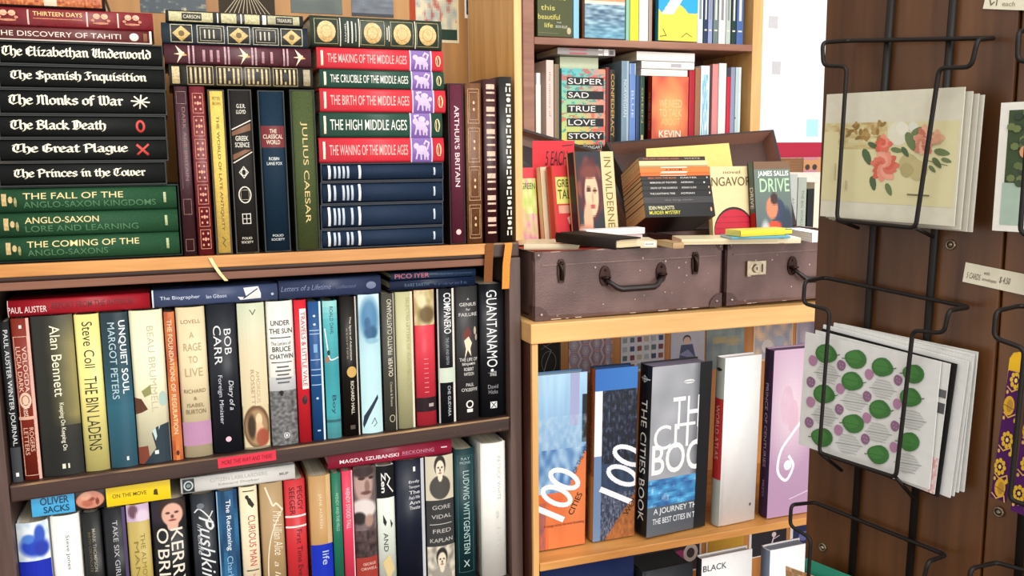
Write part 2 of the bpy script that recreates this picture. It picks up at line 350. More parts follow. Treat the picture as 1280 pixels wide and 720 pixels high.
# ------------------------------------------------------------------ books
def make_book(label, mtx, w, H, D=.155, hx='888888', k='jacket', hard=True, bulge=None, decor=(), front=(), slip=None, pages='e4d9bd', group=None, cat='book', name=None, headroom=0):
    """local frame: spine faces -y, x across the spine, z up; front cover at +x"""
    nm = name or ('boxed_book' if slip else 'hardback_book' if hard else 'paperback_book')
    rt = root(nm, label, cat, mtx, group)
    if slip:                                                  # the book sits in a card slipcase open at the spine
        g = .0018; bm = bmesh.new(); W2, H2 = w/2, H
        box(bm, -W2, -W2+g, .004, D, 0, H); box(bm, W2-g, W2, .004, D, 0, H)
        box(bm, -W2+g, W2-g, .004, D, 0, g); box(bm, -W2+g, W2-g, .004, D, H-g, H); box(bm, -W2+g, W2-g, D-g, D, g, H-g)
        link('slipcase', bm, M(slip, 'plain'), rt); w -= 2*g+.0012; H -= 2*g+.0010; z0 = g+.0005; D -= .004
    else: z0 = 0
    if bulge is None: bulge = min(.006, w*.13) if hard else .0004
    th = .0024 if hard else .0007; h = w/2; th = min(th, w*.16)
    def sy(x): return bulge*(2*x/w)**2 if hard else bulge*(2*x/w)**2
    n = 10 if hard else 4
    arc = [(-h+w*i/n, sy(-h+w*i/n)) for i in range(n+1)]
    outer = [(-h, D)]+([(-h, bulge+.011), (-h+.0012, bulge+.006), (-h+.0006, bulge+.0025)] if hard and w > .012 else [])+arc+([(h-.0006, bulge+.0025), (h-.0012, bulge+.006), (h, bulge+.011)] if hard and w > .012 else [])+[(h, D)]
    inner = []
    for x, y in outer: inner.append((max(-h+th, min(h-th, x*(1-2*th/w))), y if y > bulge+.0001 else max(y+th, th)))
    bm = bmesh.new(); slots = [M(hx, k)]
    O0 = [bm.verts.new((x, y, z0)) for x, y in outer]; O1 = [bm.verts.new((x, y, z0+H)) for x, y in outer]
    I0 = [bm.verts.new((x, y, z0)) for x, y in inner]; I1 = [bm.verts.new((x, y, z0+H)) for x, y in inner]
    for i in range(len(outer)-1):
        bm.faces.new((O0[i], O0[i+1], O1[i+1], O1[i])); bm.faces.new((I0[i+1], I0[i], I1[i], I1[i+1]))
        bm.faces.new((O1[i], O1[i+1], I1[i+1], I1[i])); bm.faces.new((O0[i+1], O0[i], I0[i], I0[i+1]))
    for e in (0, -1):
        q = (O0[e], O1[e], I1[e], I0[e]); bm.faces.new(q if e == 0 else q[::-1])
    bmesh.ops.recalc_face_normals(bm, faces=bm.faces[:])
    for f in bm.faces: f.smooth = hard
    if decor:
        cuts = [.07+.123*i for i in range(8)] if bulge > .001 else ()
        decorate(bm, slots, decor, w, H, lambda x, y, o: (x-h, sy(x-h)-o, z0+y), cuts)
    if front: decorate(bm, slots, front, D, H, lambda x, y, o: (h+o, x, z0+y))
    link('cover', bm, slots, rt, smooth=False)
    bm = bmesh.new(); m = .003 if hard else 0.0003
    n2 = 6; px = h-th-.0002; fore = [(px-2*px*i/n2, D-m-(.003 if hard else 0)*(1-(1-2*i/n2)**2)) for i in range(n2+1)]
    ring = [(-px, bulge+th+.002), (px, bulge+th+.002)]+fore
    prism(bm, [(x, y, z0+m) for x, y in ring], (0, 0, H-2*m)); link('page_block', bm, pages_mat(pages), rt)
    return rt
RZ = lambda a: Matrix.Rotation(a, 4, 'Z')
RYm = lambda a: Matrix.Rotation(a, 4, 'Y')
TR = Matrix.Translation
def lerp_line(p0, p1, x): return p0[1]+(p1[1]-p0[1])*(x-p0[0])/(p1[0]-p0[0])
ROWTOP = {}
def upright_row(rows, Y, base_z, group, row, D=.155, use_top=False, pages='e4d9bd', start=-9):
    """rows: (x0_bottom, x1_bottom, x0_top, x1_top, y_top, label, colour, kind, kwargs). pixel columns become places on the plane y=Y"""
    last = start
    ROWTOP[row] = []
    for r in rows:
        b0, b1, t0, t1, yt, label, hx, k, kw = r
        kw = dict(kw); Yb = Y+kw.pop('dy', 0)
        top = onY((t0+t1)/2, yt, Yb)
        X0, X1 = onY(t0, yt, Yb).x, onY(t1, yt, Yb).x
        if not use_top:                                       # mean of top and bottom readings
            zb = base_z(X0); 
            d0 = onY(b0, 500, Yb); 
            # pixel row where the base shows at this column
            yb = proj((X0, Yb, zb))[1]
            X0 = (X0+onY(b0, yb, Yb).x)/2; X1 = (X1+onY(b1, yb, Yb).x)/2
        X0 = max(X0, last+.0006); last = X1
        z0 = max(base_z(X0), base_z(X1))+.0004; H = top.z-z0; w = X1-X0-.0006
        ROWTOP[row].append((X0, X1, z0+H))
        make_book(label, TR(((X0+X1)/2, Yb, z0)), w, H, kw.pop('D', D), hx, k, group=group, pages=kw.pop('pages', pages), **kw)
def proj(p):
    q = Vector(p)-CAM; d = q.dot(FW); return 640+F_PX*q.dot(RT)/d, 360-F_PX*q.dot(UP)/d
def flat_book(xl, yTl, yBl, xr, yTr, yBr, label, hx, k, group, Y, zmin=None, D=.155, zmax=None, **kw):
    """book lying flat, spine to the viewer, its head to the left"""
    a, b = onY(xl, (yTl+yBl)/2, Y), onY(xr, (yTr+yBr)/2, Y)
    zt = (onY(xl, yTl, Y).z+onY(xr, yTr, Y).z)/2; zb = (onY(xl, yBl, Y).z+onY(xr, yBr, Y).z)/2
    z0 = zb if zmin is None else zmin; w = max(.006, zt-z0-.0005)
    if zmax is not None: w = min(w, zmax-z0-.001)
    make_book(label, TR((b.x, Y, z0+w/2)) @ RYm(-math.pi/2), w, b.x-a.x, D, hx, k, group=group, **kw)
    return z0+w+.0006
def over(row, x0, x1): return max([z for a, b, z in ROWTOP[row] if b > x0 and a < x1]+[0])+.0006
# ------------------------------------------------------------------ picture painters (u right, v down) -> rgb 0..1
def hexc(h): return tuple(int(h[i:i+2], 16)/255 for i in (0, 2, 4))
def mx(a, b, t): t = min(1, max(0, t)); return tuple(p+(q-p)*t for p, q in zip(a, b))
def nz(u, v, s=6, seed=0): return noise.noise(Vector((u*s+seed*7.3, v*s+seed*3.1, seed*1.7)))*.5+.5
def inside(u, v, cx, cy, rx, ry, soft=.15):
    d = math.hypot((u-cx)/rx, (v-cy)/ry); return min(1, max(0, (1-d)/soft+.5))
def grad(stops):
    st = [(p, hexc(c)) for p, c in stops]
    def f(u, v):
        for (p, c), (q, d) in zip(st, st[1:]):
            if v <= q: return mx(c, d, (v-p)/max(1e-6, q-p))
        return st[-1][1]
    return f
def mottled(c0, c1, s=6, seed=1, pw=1.0, sx=1, sv=1):
    a, b = hexc(c0), hexc(c1)
    return lambda u, v: mx(a, b, max(0, min(1, (nz(u*sx, v*sv, s, seed)-.5)*2.2*pw+.5)))
def layers(base, *blobs):
    """blobs: (cx, cy, rx, ry, colour[, soft])"""
    bl = [(b[:4], hexc(b[4]), b[5] if len(b) > 5 else .2) for b in blobs]
    def f(u, v):
        c = base(u, v) if callable(base) else hexc(base)
        for (g, col, so) in bl: c = mx(c, col, inside(u, v, *g, so))
        return c
    return f
def portrait(bg, hair, skin, shirt, cx=.5, cy=.4, r=.2, asp=1.0, dark=None):
    dk = dark or '2a1c18'; ry = r*asp*1.3
    return layers(bg, (cx, cy+ry*2.1, r*2.2, ry*1.3, shirt, .1), (cx, cy+ry*.9, r*.5, ry*.6, skin, .2), (cx, cy-ry*.25, r*1.22, ry*1.1, hair, .12), (cx, cy+ry*.1, r*.92, ry*.92, skin, .15),
        (cx-r*.38, cy-ry*.05, r*.2, ry*.09, dk, .5), (cx+r*.38, cy-ry*.05, r*.2, ry*.09, dk, .5), (cx, cy+ry*.25, r*.13, ry*.13, dk, 1.2), (cx, cy+ry*.55, r*.34, ry*.08, '8a3c34', .6))

# ================================================================== THE PLACE
def zline(p0, p1, Y):
    a, b = onY(p0[0], p0[1], Y), onY(p1[0], p1[1], Y)
    return lambda x: a.z+(b.z-a.z)*(x-a.x)/(b.x-a.x)
def board(name, zf, x0, x1, y0, y1, t0, t1, m, parent=None, bev=.0015):
    """slightly tilted board: top surface follows zf, spans t0..t1 below it"""
    bm = bmesh.new()
    vs = box(bm, x0, x1, y0, y1, 0, 1)
    for v in bm.verts: v.co.z = zf(v.co.x)-(t0 if v.co.z > .5 else t1)
    if bev: soft(bm, .0028 if m is BROWN else bev, 2)
    if m is BROWN:                                            # rubbed front edge
        for f in bm.faces:
            f.normal_update()
            if f.normal.y < -.2 and f.normal.z > .2: f.material_index = 1
        return link(name, bm, [m, WORN], parent)
    return link(name, bm, m, parent)
def simple(name, dims, m, parent=None, bev=.0015, mtx=None):
    bm = bmesh.new(); box(bm, *dims)
    if bev: soft(bm, bev, 2)
    if mtx: bm.transform(mtx)
    return link(name, bm, m, parent)
FLOORM = wood('floor_boards', '6b4a2e', '4a3220', 'Y', 5, .5)
struct(simple('floor', (-2.5, 4.5, -3, 3.2, -.05, 0), FLOORM, bev=0))
struct(simple('wall_back', (-1.6, .572, 1.70, 1.716, 0, 2.6), PLY, bev=0))

# ---- rear wall with the bright window
WALLM = M('e9e4da', 'paper')
bm = bmesh.new(); WY = 2.75; WZ = onY(1000, 197, WY-.02).z-.01; RH = onY(1000, 178, WY-.02).z-WZ
box(bm, -1.6, 1.98, WY, WY+.12, 0, 2.6); box(bm, 1.98, 3.3, WY, WY+.12, 0, WZ-.022); box(bm, 3.3, 4.3, WY, WY+.12, 0, 2.6); box(bm, 1.98, 3.3, WY, WY+.12, 2.45, 2.6)
struct(link('wall_rear', bm, WALLM))
win = bpy.data.objects.new('window_1', None); COL.objects.link(win); win.location = (2.64, WY, WZ); struct(win)
bm = bmesh.new(); cr = M('a8203c', 'jacket')
box(bm, -.659, .659, -.02, .05, .01, RH); f = link('window_rail', bm, cr, win)
bm = bmesh.new(); TOPZ = 2.449-WZ; box(bm, -.659, -.63, -.01, .05, RH+.001, TOPZ); box(bm, .63, .659, -.01, .05, RH+.001, TOPZ); box(bm, -.63, .63, -.01, .05, TOPZ-.04, TOPZ); link('window_frame', bm, M('f4f2ee', 'jacket'), win)
bm = bmesh.new(); box(bm, -.659, .659, -.06, .05, -.0215, .008); link('window_sill', bm, M('f4f2ee', 'jacket'), win)
g = bpy.data.materials.new('window_glass'); g.use_nodes = True; nt = g.node_tree; nt.nodes.remove(nt.nodes['Principled BSDF'])
tb = nt.nodes.new('ShaderNodeBsdfTransparent'); gb = nt.nodes.new('ShaderNodeBsdfGlossy'); gb.inputs['Roughness'].default_value = .02; ms = nt.nodes.new('ShaderNodeMixShader'); ms.inputs[0].default_value = .05
nt.links.new(tb.outputs[0], ms.inputs[1]); nt.links.new(gb.outputs[0], ms.inputs[2]); nt.links.new(ms.outputs[0], nt.nodes['Material Output'].inputs['Surface'])
bm = bmesh.new(); box(bm, -.628, .628, .012, .016, RH+.001, TOPZ-.041); link('window_pane', bm, g, win)
for px, py, sw, sh, hx, lb in ((966, 28, .022, .022, 'c9c9cc', 'small grey square sticker high on the bright window'), (970, 85, .02, .024, 'c4c4c8', 'small grey square sticker in mid height of the bright window'),
        (1015, 160, .028, .032, 'a9e2ee', 'pale aqua sticker low on the bright window pane')):
    p = onY(px, py, WY+.01); s = simple('window_sticker', (-sw, sw, -.001, .001, -sh, sh), M(hx, 'paper'), bev=0); s.location = p; tag(s, lb, 'sticker')

# ---- bookcase A (nearest)
zA1 = zline((0, 330.9), (606, 304.3), YA); zA2 = zline((11, 607.8), (637.7, 520.8), YA); zA3 = lambda x: zA2(x)-.305
XL = onY(8, 580, YA).x; XR0 = onY(637.5, 500, YA).x; XR1 = onY(651.5, 500, YA).x
A = root('bookcase', 'brown bookcase with a pine edged top shelf, packed with biographies', 'bookcase', TR((.15, YA, 0)))
def A_(o): o.parent = A; o.location = o.location-Vector((.15, YA, 0)); return o
A_(board('shelf', zA1, -.75, XR1, YA+.003, 1.695, .0005, .026, BROWN)); 
XT = onY(606, 310, YA).x
A_(board('pine_edging', zA1, -.75, XT, YA-.006, YA+.0025, 0, .0185, PINE))
A_(board('apron', zA1, -.75, XT, YA, YA+.018, .0265, .0385, APRON))
A_(board('shelf', zA2, XL+.001, XR0-.0005, YA, 1.67, 0, .026, BROWN))
A_(board('shelf', zA3, XL+.001, XR0-.0005, YA, 1.67, 0, .026, BROWN))
A_(simple('upright', (XL-.03, XL, YA-.002, 1.67, 0, zA1(XL)-.027), BROWN_V)); A_(simple('upright', (XR0, XR1, YA-.002, 1.69, 0, zA1(XR0)-.027), BROWN_V))
XP0, XP1 = onY(643.5, 150, 1.45).x, onY(653, 150, 1.45).x
A_(simple('pine_upright', (XP0, XP1, 1.45, 1.695, zA1(XP0), 2.3), PINE_V))
A_(simple('back_panel', (XL, XR0, 1.672, 1.684, .02, zA1(XL)-.03), DARKIN, bev=0))
A_(board('shelf', lambda x: .3, XL+.001, XR0-.0005, YA, 1.67, 0, .026, BROWN))

# ---- rear bookcase D
zD = zline((668.7, 46), (940, 56), YD); zD2 = lambda x: 1.362
dL0, dL1, dR0, dR1 = onY(654, 60, YD).x, onY(667.8, 60, YD).x, onY(939, 60, YD).x, onY(953, 60, YD).x
Dd = root('bookcase', 'rear bookcase of rosy wood behind the open suitcases', 'bookcase', TR((1.1, YD, 0)))
def D_(o): o.parent = Dd; o.location = o.location-Vector((1.1, YD, 0)); return o
D_(simple('upright', (dL0, dL1, YD, 2.2, 0, 2.3), DWOOD)); D_(simple('upright', (dR0+.004, dR1, YD, 2.2, 0, 2.3), PINE_V))
D_(board('shelf', zD, dL1+.0005, dR0+.0035, YD, 2.19, 0, .017, DWOOD)); D_(board('shelf', zD2, dL1+.0005, dR0+.0035, YD, 2.19, 0, .02, DWOOD)); D_(board('shelf', lambda x: 2.0, dL1+.0005, dR0+.0035, YD, 2.19, 0, .02, DWOOD))
D_(board('shelf', lambda x: .9, dL1+.0005, dR0+.0035, YD, 2.19, 0, .02, DWOOD))
D_(simple('back_panel', (dL0, dR1, 2.201, 2.212, 0, 2.3), REDBROWN, bev=0))

# ---- display shelves B (under the suitcases)
zB = zline((650.7, 406.5), (1004, 381), YB); zB2 = zline((666, 707), (1002.5, 648.7), YB)
BX0 = XR1+.0015; BX1 = 1.62; YBK = 1.70
Bb = root('display_shelving', 'pine shelving with a pale board top carrying two old suitcases', 'shelf', TR((1.0, YB, 0)))
def B_(o): o.parent = Bb; o.location = o.location-Vector((1.0, YB, 0)); return o
tB = (onY(662, 409, YB).z-onY(662, 434.4, YB).z)
B_(board('top_board', zB, BX0, BX1, YB, YBK, 0, tB, PALE, bev=.0025))
sx0, sx1 = onY(665.5, 560, YB+.005).x, onY(673, 560, YB+.005).x
B_(simple('side_panel', (sx0, sx1-.002, YB+.012, YBK, 0, zB(sx0)-tB-.001), REDBROWN)); B_(simple('pine_stile', (sx0, sx1, YB+.004, YB+.0115, 0, zB(sx0)-tB-.001), PINE_V, bev=.001))
B_(board('shelf', zB2, sx1+.0005, BX1, YB+.002, YBK, 0, .0155, PINE))
B_(board('shelf', lambda x: zB2(x)-.40, sx1+.0005, BX1, YB+.002, YBK, 0, .0155, PINE))
B_(simple('back_panel', (sx0, BX1, YBK+.001, YBK+.012, 0, zB(sx0)-.01), PINEBACK, bev=0))
B_(simple('side_panel', (BX1+.001, BX1+.02, YB+.004, YBK, 0, zB(BX1)-.0), REDBROWN))

# ================================================================== BOOKS: bookcase A
K = {}
G = 'c9a85e'; SIL = 'd6d2c4'
def panels(n, s0, s1, v0, v1, hx=G, orn='diamond', gap=.02, hx2=None):
    """tooled compartments along a spine"""
    out = []; d = (v1-v0)/n
    for i in range(n):
        a, b = v0+d*i+gap/2, v0+d*(i+1)-gap/2; c = (a+b)/2; hv = (b-a)/2; h2 = hx2 or hx
        out.append(Box(s0, s1, a, b, .0007, hx))
        m = (s0+s1)/2; hs = (s1-s0)/2
        if orn == 'diamond' and i % 2 == 0: out += [Pg([(m-hs*.7, c), (m, c-hv*.75), (m+hs*.7, c), (m, c+hv*.75)], h2, 'gilt'), El(m, c, hs*.18, hv*.18, '3a2c18')]
        elif orn == 'medal': out += [El(m, c, hs*.85, hv*.8, h2, 'gilt'), Ring(m, c, hs*.55, hv*.5, .0005, '8a6b34')]
        elif orn == 'bars':
            for k in range(5): out.append(R(s0+.06, s1-.06, a+hv*(.2+.36*k), a+hv*(.36+.36*k), h2, 'gilt'))
            if i: out.append(El(m, c, hs*.55, hv*.22, '1c1a16'))
        elif orn == 'dots':
            for k in range(3):
                for j in (-1, 1): out.append(El(m+j*hs*.5, a+hv*(.4+.6*k), hs*.2, hv*.14, h2, 'gilt', 8))
            out.append(El(m, c, hs*.25, hv*.2, h2, 'gilt', 10))
        else: out += [Box(s0+hs*.25, s1-hs*.25, a+hv*.2, b-hv*.2, .0005, h2), El(m, c-hv*.2, hs*.2, hv*.1, h2, 'gilt', 8), El(m, c+hv*.2, hs*.2, hv*.1, h2, 'gilt', 8)]
    return out
YT = YA+.004
gS1 = 'books in the tall stack at the end of the pine edged shelf'
# green boxed set: one slipcase holding three books
z0 = zA1(onY(110, 330, YT).x)+.0008
xr = onY(224, 300, YT).x; xl = onY(-6, 300, YT).x
zt = onY(110, 232.5, YT).z; tS = .0016
bm = bmesh.new(); box(bm, xl-.004, xr+.004, YT+.012, YT+.185, z0, z0+tS); box(bm, xl-.004, xr+.004, YT+.012, YT+.185, zt-tS, zt); box(bm, xr+.004-tS, xr+.004, YT+.012, YT+.185, z0+tS, zt-tS); box(bm, xl-.004, xl-.004+tS, YT+.012, YT+.185, z0+tS, zt-tS); box(bm, xl-.004+tS, xr+.004-tS, YT+.185-tS, YT+.185, z0+tS, zt-tS)
tag(link('slipcase', bm, M('22302a', 'plain')), 'dark slipcase wrapped round the three green books under the black stack', 'slipcase')
hB = (zt-z0-2*tS-.001)/3; GR = '24492f'
for i, (t1, t2, lb) in enumerate((('THE COMING OF THE', 'ANGLO-SAXONS', 'lowest of the three green boxed books lying under the black stack'), ('ANGLO-SAXON', 'LORE AND LEARNING', 'middle one of the three green boxed books lying under the black stack'), ('THE FALL OF THE', 'ANGLO-SAXON KINGDOMS', 'green boxed book directly under the lowest black blackletter book'))):
    e1 = .16+.61*len(t1)/17; e2 = .16+.72*len(t2)/20
    dec = [T(t1, .56, .82, .16, min(.8, e1), 'd9c48a', .004), T(t2, .2, .46, .16, min(.9, e2), '4e7a54', .002), R(.3, .8, .05, .075, 'b9a06a', 'gilt'), El(.55, .095, .14, .012, 'b9a06a', 'gilt'), El(.45, .12, .2, .008, '8f8a58', 'gilt'), R(.3, .75, .925, .94, 'a0a878', 'gilt')]
    make_book(lb, TR((xr, YT, z0+tS+.0004+hB*(i+.5))) @ RYm(-math.pi/2), hB-.0006, xr-xl, .165, GR, 'cloth', decor=dec, group='green boxed books', bulge=.008)
z = zt+.0006
BK = '161817'; CRM = 'e6dfc8'
bl = [((203, 231), (201, 229), 208, [Bl('The Princes in the Tower', .28, .78, .08, .88, CRM)], 'black boxed book with cream blackletter title, lowest of the six'),
      ((173, 202.5), (172, 200), 210, [Bl('The Great Plague', .24, .84, .07, .76, CRM), Ln([(.72, .82), (.28, .88)], .0035, 'c23a30'), Ln([(.28, .82), (.75, .885)], .0028, 'c23a30')], 'black boxed book whose blackletter title ends in a red cross'),
      ((143.5, 172.7), (143, 172), 208, [Bl('The Black Death', .24, .84, .06, .63, CRM), Ring(.52, .845, .26, .022, .003, 'c23a30')], 'black boxed book whose blackletter title ends in a red ring'),
      ((110, 143), (113, 143), 208, [Bl('The Monks of War', .26, .84, .05, .74, CRM)]+[Ln([(.55-.3*math.cos(a), .845-.055*math.sin(a)), (.55+.3*math.cos(a), .845+.055*math.sin(a))], .002, CRM) for a in (.1, .88, 1.67, 2.45)], 'black boxed book whose blackletter title ends in a cream star cross'),
      ((80, 110), (84, 112.5), 207, [Bl('The Spanish Inquisition', .22, .82, .06, .89, CRM)], 'black boxed book with cream blackletter title, second below the red books'),
      ((49, 80), (56, 84), 204, [Bl('The Elizabethan Underworld', .22, .84, .01, .93, CRM)], 'black boxed book with cream blackletter title directly under the two red books')]
for (a, b), (c, d), xr_, dec, lb in bl:
    z = flat_book(-3, a, b, xr_, c, d, lb, BK, 'cloth', 'black boxed books with blackletter titles', YT, z, .165, decor=dec, slip='2a2c2a', bulge=.006)
z = flat_book(-12, 31, 48, 189.5, 38.5, 55, 'dark red book lying on the black stack, pale spaced capitals on its spine', '5c1f20', 'leather', gS1, YT, z, .16, decor=[T('THE DISCOVERY OF TAHITI', .3, .68, .02, .8, 'e0cfc0', .002), El(.5, .885, .3, .03, 'd6cfc4'), R(.2, .8, .945, .97, '7a4a20'), R(0, 1, .985, 1, 'e2d8cc'), R(0, .09, 0, 1, 'd8ccc0')])
z = flat_book(-12, 5.6, 30, 191, 17, 38, 'red leather book with gilt title and flower sprays, under the topmost stack book', '7a1a22', 'leather', gS1, YT, z, .16,
    decor=[T('THIRTEEN DAYS', .58, .82, .25, .55, 'e8c47c', .004), R(.42, .45, .25, .55, 'd08a5a', 'gilt'), R(.1, .9, .215, .225, 'd6b8a8'), R(.1, .9, .575, .585, 'd6b8a8'), R(.1, .9, .77, .78, 'd6b8a8')]+
    [o for c in (.1, .665, .865) for o in (El(.68, c-.025, .16, .022, 'd9a080', 'gilt'), El(.68, c+.025, .16, .022, 'd9a080', 'gilt'), Ring(.45, c, .2, .05, .0008, 'c08060'), El(.3, c, .06, .05, 'c08060', 'gilt'), El(.45, c-.05, .07, .012, 'c08060'), El(.45, c+.05, .07, .012, 'c08060'))])
flat_book(-12, -18, 4, 131, -9, 11, 'dark book with fiery orange spine picture on top of the tall stack', '1c1412', 'jacket', gS1, YT, z, .16,
    decor=[Pic(.12, .95, .0, .97, 10, 60, lambda u, v: mx(hexc('7a2410'), hexc('d98a4a'), nz(u, v*9, 5, 4)*1.4-.1) if not (.46 < v < .58) else hexc('d8c4a8'))])

gS2 = 'fine bindings stacked across the middle of the pine edged shelf'
# upright boxed books under stack 2
base1 = lambda x: zA1(x)
rows = [
 (227, 242.6, 220, 238, 108, 'plum boxed book with faint lettering, first upright beside the green boxed set', '3a1a22', 'leather', dict(decor=[T('DARK AGE BRITAIN', .5, .75, .12, .55, '8a5a58', .002), Box(.15, .85, .03, .1, .0006, '8a6a5a'), Box(.2, .8, .66, .75, .0006, '8a6a5a'), Box(.2, .8, .9, .97, .0006, '8a6a5a'), R(.2, .3, .15, .6, '5a3438')])),
 (245, 265, 239, 258.5, 108, 'maroon book tooled with gilt arabesques, upright beside the yellow book', '6a1822', 'leather', dict(decor=panels(7, .2, .85, .03, .97, 'c88a6a', 'dots'))),
 (268, 286.7, 262, 285, 112, 'yellow boxed book upright with brown title running down it', 'd9b95c', 'cloth', dict(slip='4a4030', decor=[Hz('PETER', .2, .8, .035, .055, '5a431c'), Hz('BROWN', .2, .8, .065, .085, '5a431c'), T('THE WORLD OF LATE ANTIQUITY', .36, .62, .15, .86, '4a3a1c', .003), Ln([(.4, .9), (.6, .92), (.4, .94), (.6, .96)], .0012, '5a431c')])),
 (293, 320, 287, 319, 111.6, 'black boxed book with white diagonal bands and ring emblems', '24211f', 'cloth', dict(slip='3a3834', decor=[Hz('G.E.R.', .3, .75, .08, .105, 'ded8c8', .01), Hz('LLOYD', .28, .75, .115, .14, 'ded8c8', .01), Ln([(.04, .235), (.96, .18)], .0016, 'e0d8c8'), Pg([(.02, .25), (.96, .195), (.96, .24), (.02, .275)], '7a5238'),
   Hz('GREEK', .18, .82, .275, .305, 'ded8c8', .01), Hz('SCIENCE', .14, .86, .315, .345, 'ded8c8', .01), Pg([(.02, .39), (.6, .36), (.98, .36), (.02, .425)], '7a5238'), Ln([(.04, .44), (.96, .375)], .0016, 'e0d8c8'),
   Ln([(.5, .465), (.72, .5), (.5, .535), (.28, .5), (.5, .465)], .0013, 'd0cabc'), Ring(.5, .5, .12, .02, .0012, 'd0cabc'), Ring(.5, .64, .3, .05, .0015, 'ded8c8'), Box(.3, .7, .61, .67, .0008, '9a8a70'),
   Box(.32, .72, .76, .82, .0012, 'd0cabc'), Ln([(.32, .79), (.72, .79)], .001, 'd0cabc'), Ln([(.52, .76), (.52, .82)], .001, 'd0cabc'), Hz('FOLIO', .25, .75, .905, .92, 'cfc8b4', .01), Hz('SOCIETY', .2, .8, .93, .945, 'cfc8b4', .01)])),
 (329, 361, 324.6, 359, 113, 'dark teal boxed book with a maroon title block, upright', '14293a', 'cloth', dict(slip='2c3030', decor=[R(0, 1, .21, .345, '6e1d22'), Hz('THE', .36, .66, .23, .255, 'e0d2b8', .01), Hz('CLASSICAL', .08, .92, .263, .29, 'e0d2b8', .01), Hz('WORLD', .2, .8, .298, .325, 'e0d2b8', .01), Hz('ROBIN', .28, .72, .405, .425, 'd8dcd8', .01), Hz('LANE FOX', .18, .85, .435, .455, 'd8dcd8', .01), Hz('FOLIO', .28, .75, .895, .91, 'c8ccc8', .01), Hz('SOCIETY', .22, .8, .92, .935, 'c8ccc8', .01)])),
 (366, 398, 367, 397, 112, 'olive green boxed book with gilt capitals running down, upright', '46512f', 'cloth', dict(slip='2c3026', decor=[T('JULIUS CAESAR', .34, .66, .19, .83, 'd3b878', .0)])),
]
upright_row(rows, YT, base1, gS2, 'A1b', D=.16)
x0, x1 = onY(205, 100, YT).x, onY(391, 100, YT).x
z = over('A1b', x0, x1)
z = flat_book(211, 79, 102, 391, 85, 108, 'black book with gilt barred compartments, lying directly on the upright boxed books', '26241e', 'leather', gS2, YT, z, .16, decor=panels(4, .08, .94, .11, .9, 'b8a374', 'bars', .025)+[R(.1, .9, .02, .07, 'b8a374', 'gilt'), R(.1, .9, .93, .98, '8f8060', 'gilt')])
z = flat_book(205, 53.5, 77, 389, 61, 82.5, 'maroon leather book with three pale swallow figures on its lying spine', '4a1a24', 'leather', gS2, YT, z, .16,
   decor=[o for c in (.1, .525, .91) for o in (Pg([(.95, c-.025), (.55, c+.03), (.05, c-.02), (.5, c)], 'e8d6b8'), Pg([(.5, c-.04), (.62, c+.03), (.42, c+.03)], 'e0c8a0'), Pg([(.55, c+.03), (.45, c+.05), (.4, c+.02)], 'd89050'))]+[R(.05, .95, v, v+.012, 'b08a90', 'gilt') for v in (.155, .185, .395, .42, .58, .605, .8, .825)]+[R(.15, .75, v, v+.018, 'a07078', 'gilt') for v in (.25, .3, .345, .65, .71)])
z = flat_book(201.6, 26, 50.6, 384.5, 35.6, 58, 'navy book with gilt diamonds in square frames, lying', '1f2c38', 'leather', gS2, YT, z, .16, decor=[o for i, (a, b) in enumerate(((.06, .2), (.235, .415), (.44, .59), (.615, .79), (.81, .96))) for o in ([Box(.1, .92, a, b, .0009, 'c8c0a0')]+([R(.13, .89, a+.005, b-.005, '14130f'), Pg([(.5, a+.01), (.88, (a+b)/2), (.5, b-.01), (.12, (a+b)/2)], 'c0a058', 'gilt'), El(.5, (a+b)/2, .14, .02, '6a5428')] if i % 2 == 0 else [R(.13, .89, a+.006, b-.006, '191a18'), Box(.2, .82, a+.02, b-.02, .0007, 'b8b094')]+[R(.3, .72, a+.045+.03*k, a+.055+.03*k, 'b8b094', 'gilt') for k in range(3)]))])
flat_book(207, 11, 24, 379, 20, 32, 'thin black book with pale gilt blocks, lying on the navy diamond patterned one', '1c1c1a', 'leather', gS2, YT, z, .15, decor=[R(.1, .9, .02, .33, 'b4ac7e', 'gilt'), R(.2, .8, .11, .25, '141412'), T('CARSON', .35, .65, .12, .24, 'cfc8a8', .01), R(.1, .9, .36, .37, SIL), R(.1, .9, .39, .5, 'b4ac7e', 'gilt'), R(.1, .9, .53, .54, SIL), R(.1, .9, .56, .67, 'b4ac7e', 'gilt'), R(.1, .9, .69, .72, SIL), R(.15, .9, .73, .97, 'a09a74', 'gilt'), R(.2, .8, .79, .92, '141412'), T('TREASURE', .35, .65, .8, .91, 'cfc8a8', .01)])

# stack 3: red and green history set over four blue boxed books
gS3 = 'red and green books with purple beast panels'; z = max(zA1(onY(400, 310, YT).x), zA1(onY(555, 303, YT).x))+.0008
NV = '1d2c42'
def blue(n): return [R(.08, .95, .045, .065, 'e6e6e2'), R(.08, .95, .29, .31, 'e6e6e2')]+[R(.12, .9, .09+.035*i, .108+.035*i, 'b9c2cc') for i in range(5) if i != n]+[R(.25, .75, .92, .935, 'b9c2cc')]
for (a, b, c, d), lb, n in (((285, 310, 284, 303), 'navy boxed book lying flat, lowest of four between olive green and plum books', 2), ((255, 284, 253, 281), 'navy boxed book, second lowest of the four navy lying ones', 3), ((227, 255, 225.6, 250), 'navy boxed book, second highest of the four navy lying ones', 1), ((204, 227, 202, 224), 'navy boxed book lying directly under the lowest red book of the banded stack', 4)):
    z = flat_book(401.5, a, b, 555, c, d, lb, NV, 'cloth', 'navy boxed books', YT, z, .16, decor=blue(n), slip='30343c', bulge=.007)
